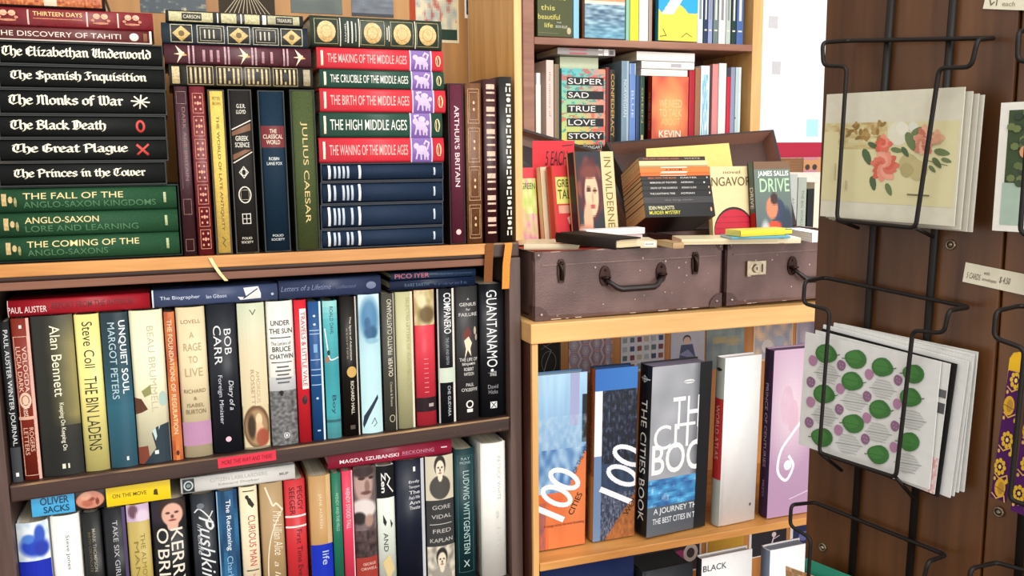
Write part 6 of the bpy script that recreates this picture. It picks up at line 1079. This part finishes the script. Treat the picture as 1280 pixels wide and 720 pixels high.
mau = lambda u, v: mx(mx(hexc('c8a8c0'), hexc('b08cac'), v), hexc('e0c8d4'), inside(u, v, .45, .35, .4, .25, 1.2))
frontbook(959, 1012, 641, 438, 1.405, 'mauve book facing out with white scrolling petals and a dark purple spine', 'b898b4', [Pic(0, 1, 0, 1, 14, 40, mau), El(.35, .33, .14, .12, 'd8b8c8'), El(.5, .4, .12, .1, 'd8b4c4')]+[Cv([(.95, .2), (.75, .4), (.5, .5), (.25, .6), (.2, .72), (.4, .78), (.55, .7), (.45, .64)], .006, 'f4eef2'), Ln([(1, .46), (.7, .5)], .004, 'f0e8ee'), El(.42, .69, .09, .03, 'f4eef2'), Ln([(.5, .9), (.98, .86)], .0018, 'e4d8e0')], '3c2848', .034, [T('PRINCE OF CENTURIES', .36, .62, .2, .7, 'c8b4cc', .004), T('PRESS', .4, .6, .78, .88, 'a890b0')], roll=.015, pages='6c5c78')
# lowest shelf of B: books seen from above
zB3 = lambda x: zB2(x)-.40
def bstand(x0, x1, yt, Y, D, label, hx, hard=True, dec=(), pages='e8e4dc'):
    a, b = onY(x0, yt, Y), onY(x1, yt, Y); z0 = max(zB3(a.x), zB3(b.x))+.001
    make_book(label, TR(((a.x+b.x)/2, Y, z0)), b.x-a.x-.001, a.z-z0, D, hx, 'jacket', hard, None, dec, group='large books on the lowest shelf under the suitcases', pages=pages)
def bface(x0, x1, yt, Y, label, hx, sw, shx, front=(), pages='e8e4dc'):
    a, b = onY(x0, yt, Y), onY(x1, yt, Y); z0 = max(zB3(a.x), zB3(b.x))+.001
    make_book(label, TR((a.x, Y+sw/2, z0)) @ RZ(-math.pi/2), sw, a.z-z0, b.x-a.x, hx, 'jacket', True, None, [R(0, 1, 0, 1, shx, 'jacket')], front, None, pages, 'large books on the lowest shelf under the suitcases')
bface(672, 792, 713, 1.45, 'navy book under the orange fronted city book on the lowest shelf', '22305c', .05, '1a2448', pages='26305a')
bface(800, 866, 716, 1.44, 'charcoal book on the lowest shelf under the grey city book', '34363a', .075, '2a2c30', pages='34363a')
bface(876, 940, 699, 1.425, 'white fronted book with thick pale pages on the lowest shelf', 'f0eeec', .02, '2c2c30', [Hz('BLACK', .05, .5, .05, .09, '4a4a4c', .01)], pages='dcd8d4')
bface(961, 1010, 689, 1.41, 'white fronted book with steel blue spine on the lowest shelf by the card board', 'f2f0f0', .03, '7c8aa0', pages='8c94a4')

# ================================================================== CARD BOARD on the right
ER = Vector((.22, -.9755, 0)).normalized(); EN = Vector((-ER.y*-1, -ER.x, 0)); EN = Vector((ER.y, -ER.x, 0)).normalized()   # along the board towards the viewer; out of its face
if EN.x > 0: EN = -EN
d0 = ray(1200, 200); PB = CAM+d0*(.90/d0.dot(FW))
def onB(x, y, off=0.0):
    d = ray(x, y); p0 = PB+EN*off; t = (p0-CAM).dot(EN)/d.dot(EN); return CAM+d*t
BM = Matrix(((ER.x, 0, -EN.x, PB.x), (ER.y, 0, -EN.y, PB.y), (0, 1, 0, 0), (0, 0, 0, 1)))   # placeholder rows fixed below
BM = Matrix(((ER.x, -EN.x, 0, PB.x), (ER.y, -EN.y, 0, PB.y), (0, 0, 1, 0), (0, 0, 0, 1)))     # local x along board, y into it, z up
BI = BM.inverted()
def bl_(x, y, off=0.0): return BI @ onB(x, y, off)
xe = bl_(1022, 290).x; xsm = bl_(1248, 400).x
bm = bmesh.new(); box(bm, xe, xsm-.0012, 0, .022, 0, 2.3); soft(bm, .0015, 2)
o = struct(link('wall_right', bm, BOARD)); o.matrix_world = BM
bm = bmesh.new(); box(bm, xsm+.0012, xsm+.6, .0015, .022, 0, 2.3); soft(bm, .0015, 2)
o = struct(link('wall_right_panel', bm, BOARD)); o.matrix_world = BM
bm = bmesh.new(); box(bm, xsm-.014, xsm+.014, .0225, .03, 0, 2.3); o = struct(link('trim_1', bm, REDBROWN)); o.matrix_world = BM
WIRE = M('17120f', 'plain'); WR = .0023
def rack(label, bars, pockets):
    rt = root('card_rack', label, 'card rack', BM)
    for pts in bars:
        bm = bmesh.new(); tube(bm, [bl_(x, y, .0045) for x, y in pts], .0042, 8); link('vertical_bar', bm, WIRE, rt)
    for loop, closed, arms in pockets:
        bm = bmesh.new(); P = [bl_(x, y, of) for x, y, of in loop]; P = rounded(P, .007, 4, closed); tube(bm, P, WR, 8, closed=closed)
        for arm in arms: tube(bm, rounded([bl_(x, y, of) for x, y, of in arm], .006, 3, False), WR*.9, 8)
        link('wire_pocket', bm, WIRE, rt)
    return rt
f_, g_ = .052, .010
rack('black wire card rack with three pockets on the brown board', [[(1117.5, -40), (1091, 300), (1063, 740)], [(1195, -40), (1168, 300), (1135, 740)]], [
 ([(1060, 51, g_), (1244, 47.5, g_), (1222, 49.5, f_), (1214, 84, f_), (1174, 85, f_), (1144.5, 285, f_), (1046, 275, f_), (1058.5, 83, f_), (1029, 82, f_), (1028, 53, f_)], True, [[(1046, 275, f_), (1073, 285, g_)], [(1144.5, 285, f_), (1166, 296, g_)]]),
 ([(1031, 347, g_), (1212, 384, g_), (1186, 388, f_), (1180, 416.5, f_), (1141, 413, f_), (1120, 597, f_), (1024, 566, f_), (1037, 388, f_), (1004, 379, f_), (1006, 351.5, f_)], True, [[(1120, 597, f_), (1143, 624, g_)], [(1024, 566, f_), (1052, 588, g_)]]),
 ([(1018, 628, g_), (1183, 694, g_), (1160, 702, f_), (1152, 735, f_), (1116, 720, f_), (1100, 860, f_), (1004, 830, f_), (1013.5, 673, f_), (987.5, 657, f_), (989, 631, f_)], True, [])])
rack('black wire card rack at the frame edge with bookmarks in its lower pocket', [[(1326, -40), (1300, 300), (1270, 760)]], [
 ([(1290, 36, g_), (1400, 34, g_), (1380, 38, f_), (1372, 76, f_), (1330, 78, f_), (1308, 300, f_), (1275, 292, f_), (1291, 77, f_), (1271.5, 76, f_), (1273, 40, f_)], True, []),
 ([(1275, 382, g_), (1400, 400, g_), (1380, 406, f_), (1374, 436, f_), (1335, 450, f_), (1312, 640, f_), (1262, 625, f_), (1281, 436, f_), (1242, 422, f_), (1245, 389, f_)], True, []),
 ([(1245, 703, g_), (1380, 740, g_), (1360, 750, f_), (1352, 780, f_), (1320, 775, f_), (1300, 900, f_), (1230, 890, f_), (1240, 760, f_), (1210, 745, f_), (1213, 711, f_)], True, [])])
# ---- cards
def board_card(TLp, TRp, BLp, off, label, hx, ops_fn, name='greeting_card', cat='card', group=None, th=.0016, k='paper', dz=0.0):
    a, b, c = bl_(TLp[0], TLp[1], off), bl_(TRp[0], TRp[1], off), bl_(BLp[0], BLp[1], off)
    W = (b-a).length; H = (c-a).length; ex = (b-a).normalized(); ez = (a-c); ez = (ez-ex*ez.dot(ex)).normalized(); ey = ez.cross(ex)
    mt = Matrix(((ex.x, ey.x, ez.x, c.x), (ex.y, ey.y, ez.y, c.y), (ex.z, ey.z, ez.z, c.z), (0, 0, 0, 1))); inv = (BM @ mt).inverted()
    def uv(px, py):
        # point of the photo on this card -> (s, v)
        d = ray(px, py); n = (BM @ mt).to_3x3() @ Vector((0, 1, 0)); p0 = (BM @ mt).translation; t = (p0-CAM).dot(n)/d.dot(n); q = inv @ (CAM+d*t); return q.x/W, 1-q.z/H
    bm = bmesh.new(); slots = [M(hx, k)]; box(bm, 0, W, 0, th, 0, H)
    if ops_fn: decorate(bm, slots, ops_fn(uv, W, H), W, H, lambda x, y, o: (x, -o, y))
    o = link(name, bm, slots); o.matrix_world = BM @ mt; tag(o, label, cat, group); return o
def zc1(x, y): return 1000+x*280/720, 30+y*280/720
def leafshape(uv, cx, cy, rx, ry, ang, W, H, hx, n=16, tip=1.0):
    pts = []; s0, v0 = uv(cx, cy)
    for i in range(n):
        t = 2*math.pi*i/n; p, q = rx*math.cos(t)*(1 if math.cos(t) < 0 else tip), ry*math.sin(t)*(1-.25*max(0, math.cos(t)))
        pts.append(uv(cx+p*math.cos(ang)-q*math.sin(ang), cy+p*math.sin(ang)+q*math.cos(ang)))
    return Pg(pts, hx)
def peony_card(uv, W, H):
    rnd = random.Random(3); k = 280/720
    o = [Pic(0, .985, .235, .865, 50, 36, lambda u, v: mx(mx(hexc('d3cba2'), hexc('cdc795'), nz(u*2, v*2, 4, 3)), hexc('a8884c'), max(0, (nz(u*4, v*4, 5, 5)*1.5-.45)) if (v < .32-.0*u and .12 < u < .5) or (v < .1 and u < .12) else 0))]
    for i in range(26):
        x, y = 150+rnd.random()*120, 318+rnd.random()*50; o.append(leafshape(uv, *zc1(x, y), 12*k, 6*k, rnd.random()*3, W, H, rnd.choice(['9c7c44', '8a6e3c', 'a98c55']), 8))
    for x, y, r, c in ((318, 352, 36, 'd5d3bd'), (330, 335, 20, 'dedbc8'), (365, 330, 16, 'd2d2c4'), (352, 452, 34, 'b3a878'), (380, 470, 32, 'b9ad7c'), (345, 470, 22, 'a89c6c')): o.append(leafshape(uv, *zc1(x, y), r*k, r*k*1.1, 0, W, H, c))
    for x, y, a, s in ((215, 425, 1.2, 26), (235, 510, 1.4, 22), (285, 530, 1.2, 20), (235, 390, .5, 18), (355, 375, 1.2, 30), (375, 345, -.6, 20), (310, 405, .2, 18), (455, 412, .2, 24), (440, 445, .9, 20), (470, 438, .3, 16), (425, 465, .8, 14), (338, 410, 1.0, 18)):
        o.append(leafshape(uv, *zc1(x, y), s*k, s*.5*k, a, W, H, rnd.choice(['5a6a44', '4c6040', '66764c']), 10, 1.2))
    def flower(cx, cy, R0, R1, cols, n):
        for i in range(n):
            f = 1-i/n; a = i*2.4; rr = f*.72
            o.append(leafshape(uv, *zc1(cx+math.cos(a)*R0*rr, cy+math.sin(a)*R1*rr), (8+9*f)*k, (6+6*f)*k, a, W, H, cols[i % len(cols)], 8))
    flower(272, 455, 46, 62, ['d0705c', 'c8604c', 'dc8a74', 'e09c86'], 44); flower(268, 385, 22, 28, ['d86a58', 'cc5c4a', 'e08a74'], 14)
    flower(400, 375, 32, 56, ['cc8a72', 'c07a60', 'dca68c', 'b86c54'], 30); flower(442, 365, 14, 24, ['d0a080', 'c89474'], 8)
    o += [Ln([uv(*zc1(415, 440)), uv(*zc1(475, 455))], .0008, '6a6a48'), Ln([uv(*zc1(348, 548)), uv(*zc1(415, 552))], .0016, '6c6848'), Ln([uv(*zc1(115, 450)), uv(*zc1(113, 500))], .0016, 'b8ae8c'), Ln([uv(*zc1(150, 505)), uv(*zc1(149, 530))], .002, 'bda88c')]
    return o
gC = 'blank cards behind the peony card in the top pocket'
board_card((1033, 118), (1205.5, 108.5), (1025, 270), .038, 'large cream card with a printed band of coral peonies in the top wire pocket', 'd0ccb8', peony_card)
for i, (a, b, c, of, lb) in enumerate((((1040, 121), (1213, 114), (1032, 272), .0335, 'blank cream card directly behind the peony card'), ((1044, 124), (1221, 117), (1036, 274), .029, 'blank cream card second behind the peony card'), ((1048, 126), (1228, 118.5), (1040, 275), .0245, 'rearmost blank cream card behind the peony card'))):
    board_card(a, b, c, of, lb, ('c6c2b2', 'beb9a9', 'c8c4b6')[i], None, group=gC, th=.0022)
def zc4(x, y): return 980+x*300/939, 400+y*230/720
def leaf_card(uv, W, H):
    k = 300/939; o = []
    for x, y in ((170, 210), (388, 270), (275, 320), (160, 375), (370, 440), (255, 485), (505, 390), (485, 560)):
        o.append(leafshape(uv, *zc4(x, y), 46*k, 38*k, .25, W, H, 'c2c4c0'))
        for j in range(-3, 4): o.append(Ln([uv(*zc4(x-40+abs(j)*4, y+j*11-6)), uv(*zc4(x+40-abs(j)*4, y+j*11+8))], .0006, '9c9e9a'))
        o.append(Ln([uv(*zc4(x-52, y-6)), uv(*zc4(x+52, y+10))], .0008, '8a8c88'))
    for i, (x, y) in enumerate(((115, 158), (226, 177), (335, 212), (448, 235), (107, 242), (222, 268), (327, 298), (445, 328), (106, 320), (218, 349), (326, 382), (436, 414), (100, 400), (215, 430), (320, 465), (432, 497))):
        o.append(leafshape(uv, *zc4(x, y), 17*k, 22*k, -.2, W, H, 'a87a98' if (i//4+i) % 2 == 0 else '85607c'))
        if (i//4+i) % 2:
            for dx, dy in ((-6, -8), (5, -4), (-3, 5), (6, 9)): o.append(leafshape(uv, *zc4(x+dx, y+dy), 3*k, 3*k, 0, W, H, 'a888a0', 6))
    for x, y, fl in ((168, 132, 1), (282, 152, -1), (388, 185, 1), (508, 210, -1), (270, 240, 1), (160, 290, 1), (498, 303, 1), (378, 350, 1), (272, 404, -1), (490, 475, -1), (150, 458, -1), (370, 525, -1)):
        o.append(Ln([uv(*zc4(x+fl*30, y+fl*6+4)), uv(*zc4(x+fl*52, y+fl*3))], .001, '4a5a34'))
        o.append(leafshape(uv, *zc4(x, y), 44*k, 38*k, .35 if fl > 0 else math.pi+.35, W, H, '3a6e34'))
        o.append(leafshape(uv, *zc4(x-5, y-5), 30*k, 24*k, .4, W, H, '427a3a'))
        o.append(Ln([uv(*zc4(x-fl*28, y-fl*9)), uv(*zc4(x+fl*40, y+fl*5))], .0005, '2c5a2a'))
    return o
gL = 'cards behind the leaf card in the middle pocket'
board_card((1001, 414), (1168, 451), (998, 555), .040, 'white card patterned with green leaves and mauve ovals in the middle wire pocket', 'd6d6d2', leaf_card)
board_card((1012, 411), (1178, 453), (1006, 556), .0365, 'white card edged with a strip of small red and black print, behind the leaf card', 'd2d2cc', lambda uv, W, H: [Pic(.93, 1, .72, 1, 5, 16, mottled('c88a88', 'e4d4d0', 9, 3)), R(.93, 1, .3, .38, '4a4a4a'), R(.95, 1, .2, .26, '5a5a5a')], group=None)
board_card((1020, 409), (1186, 453), (1012, 558), .0325, 'black card peeping out behind the white ones in the middle pocket', '1c1a1a', None)
for i, (a, b, c, of) in enumerate((((1014, 403), (1190, 448), (1014, 555), .028), ((1030, 401), (1200, 444), (1026, 556), .024), ((1040, 403), (1208, 441), (1034, 557), .020), ((1046, 404), (1215, 439), (1040, 559), .0155))):
    board_card(a, b, c, of, ('blank white card standing just behind the black card', 'blank white card second behind the black card', 'blank white card third behind the black card', 'rearmost blank white card of the middle pocket')[i], ('dcdcd8', 'd4d4cf', 'd9d9d4', 'cfcfca')[i], None, group=gL, th=.0022)
board_card((1009, 699), (1090, 731), (1006, 830), .026, 'teal green card in the lowest wire pocket', '2f8a70', None)
board_card((990, 711), (1075, 742), (986, 840), .036, 'card with a small floral pattern in the lowest wire pocket', 'c8a878', lambda uv, W, H: [Pic(0, 1, 0, 1, 30, 30, lambda u, v: mx(mx(hexc('d8c49a'), hexc('a8603c'), nz(u*4, v*4, 6, 3)*2-.6), hexc('6a7a4a'), max(0, nz(u*4, v*4, 6, 8)*2.6-1.4)))])
def rose_card(uv, W, H):
    rnd = random.Random(8); o = [R(.1, 1, .06, .62, '44543a', 'paper'), R(.08, 1, .62, .95, 'a9bfae', 'paper')]
    for i in range(90):
        o.append(El(.12+rnd.random()*.85, .08+rnd.random()*.56, .05, .03, rnd.choice(['5c6c3c', '2f4030', '6c7a48', '3a4c34']), n=7))
    for x, y, r, c in ((.45, .16, .12, 'd8a878'), (.75, .2, .12, 'e0b88c'), (.36, .38, .11, 'd89a70'), (.6, .46, .12, 'e4c098'), (.45, .62, .09, 'c87858'), (.75, .6, .1, 'e8c8a8')):
        o += [El(x, y, r, r*.55, c, n=12), El(x, y, r*.6, r*.33, 'c88a5c', n=10), El(x-.03, y-.01, r*.3, r*.16, 'ecd0a8', n=8)]
    return o
board_card((1252, 128.5), (1372, 122), (1240, 288), .024, 'postcard of peach roses on dark leaves at the frame edge', 'e8e6dc', rose_card, name='postcard', cat='postcard')
def note(TLp, TRp, BLp, label, ops, hx='e2dcc4'): return board_card(TLp, TRp, BLp, .0012, label, hx, lambda uv, W, H: ops, name='price_note', cat='label', th=.0006)
note((1205, 327.5), (1287, 344), (1203, 352), 'cream paper strip with handwritten prices fixed to the brown board', [Hz('5 CARDS', .05, .27, .46, .76, '5a5440', .0, .2), Hz('with', .31, .4, .24, .42, '5a5440'), Hz('envelopes', .3, .52, .56, .78, '5a5440'), Hz('$ 4.50', .56, .72, .34, .7, '5a5440', .0, .15)])
note((1230, -14), (1310, -12.4), (1228.5, 11), 'cream paper note cut by the top of the picture with pencil marks', [Ln([(.08, .5), (.12, .8), (.16, .66)], .0012, '6a6450'), Ln([(.2, .5), (.21, .8)], .001, '6a6450'), Hz('each', .3, .5, .6, .82, '8a8470')])
def bookmark(TLp, TRp, BLp, off, label, seed, clipy=None):
    def fn(uv, W, H):
        Y_ = 'e0b424'; o = []
        for j, v in enumerate((.06, .26, .52, .74, .9) if seed == 1 else (.12, .34, .6, .84)):
            s = .55 if j % 2 == 0 else .35
            if j % 3 == 1: o += [El(s, v, .34, .075, 'd8a820'), El(s+.05, v, .2, .05, 'b8862c'), Ln([(s-.3, v), (s+.3, v+.02)], .0008, '7a5a1c')]
            else:
                for a in range(8): o.append(El(s+.28*math.cos(a*.785), v+.05*math.sin(a*.785), .11, .02, Y_, n=8))
                o.append(El(s, v, .1, .018, 'f0d05c', n=8))
            o.append(Ln([(.1, v+.06), (.4, v+.09), (.85, v+.05), (.95, v+.1)], .0012, 'd8a84c')); o.append(El(.85, v+.1, .1, .02, Y_, n=8)); o.append(El(.14, v+.1, .08, .016, 'd8a84c', n=8))
        return o
    return board_card(TLp, TRp, BLp, off, label, '4e1c5c', fn, name='bookmark', cat='bookmark', th=.0015)
bm = bmesh.new(); prism(bm, [bl_(x, y, .031) for x, y in ((1258, 480), (1278, 484), (1280, 452), (1279, 444), (1274, 440), (1267, 441), (1262, 448))], (0, .001, 0)); o = link('bookmark', bm, M('e8b828', 'paper')); o.matrix_world = BM; tag(o, 'yellow rounded tab rising above the purple bookmarks', 'bookmark')
bookmark((1256, 462), (1276, 467), (1238, 621), .034, 'purple bookmark with yellow flowers, wholly inside the picture', 1)
bookmark((1277, 480), (1300, 486), (1263, 638), .038, 'purple bookmark with yellow flowers cut by the frame edge', 2)
for i, (px, py, lb) in enumerate(((1188, 306, 'small steel washer screwed to the board above the price strip'), (1028, 684, 'small screw near the lower edge of the brown board'), (1248, 640, 'dark screw beside the seam of the brown board'))):
    bm = bmesh.new(); ring = [bl_(px, py, .001)+Vector((.0045*math.cos(a*math.pi/6), 0, .0045*math.sin(a*math.pi/6))) for a in range(12)]
    tube(bm, ring, .0013, 6, closed=True); bmesh.ops.create_uvsphere(bm, u_segments=10, v_segments=6, radius=.0026, matrix=TR(bl_(px, py, .0008)))
    o = link('screw', bm, M('8a7c68', 'metal')); o.matrix_world = BM; tag(o, lb, 'screw')

# ------------------------------------------------------------------ postcards and photos pinned to the plywood wall
gW = 'pictures pinned along the top of the plywood wall'; YW = 1.699
card(176, 258, -60, 17, YW, 'dark teal picture with cream blossoms along its foot, high on the plywood', '24343a', [Pic(0, 1, .3, 1, 26, 20, lambda u, v: mx(hexc('22323a'), hexc('c8b890'), max(0, nz(u*2, v*2, 5, 3)*3-1.9+(v-.7)))), ], gW)
card(274, 344, -60, 17, YW, 'brown picture with pale feathery lines, high on the plywood', '3c342a', [Ln([(.5, .55), (.1+.08*i, 1)], .0012, 'b8a888') for i in range(11)]+[Ln([(.5, .55), (.3+.05*i, .3)], .001, '9c8c70') for i in range(9)], gW)
card(364, 428, -60, 17, YW, 'dark green picture high on the plywood', '22342c', [Pic(0, 1, 0, 1, 14, 20, mottled('1c2c26', '3a4a3a', 4, 6))], gW)
card(440, 492, -60, 21, YW, 'blue grey night picture above the red and green book stack', '3a424c', [Pic(0, 1, 0, 1, 16, 24, lambda u, v: mx(hexc('2c3440'), hexc('5c6874'), nz(u, v*4, 5, 4))), R(0, 1, .95, 1, '1c2028')], gW)
card(513, 574, -70, 53, YW, 'collage poster with red patches and a dark green foot', 'd8cba8', [Pic(.04, .96, 0, .86, 26, 36, lambda u, v: mx(mx(hexc('d8cba4'), hexc('8a9a9c'), nz(u*2, v*2, 4, 5)*1.8-.5), hexc('a8382c'), max(0, nz(u*2, v*2, 5, 11)*4-2.3))), R(.3, .96, .86, .97, '2c4034', 'paper'), R(0, .12, 0, .9, 'a8442c', 'paper')], gW)
card(581, 634, -70, 24, YW, 'seascape photograph in a white border on the plywood', 'e8e2d8', [Pic(.04, .96, .03, .95, 16, 30, lambda u, v: mx(grad([(0, '6a8090'), (.5, '48606c'), (.75, '2c4450'), (1, '182c34')])(u, v), hexc('8aa0a8'), max(0, nz(u*2, v*9, 5, 3)*2-1.2)))], gW)
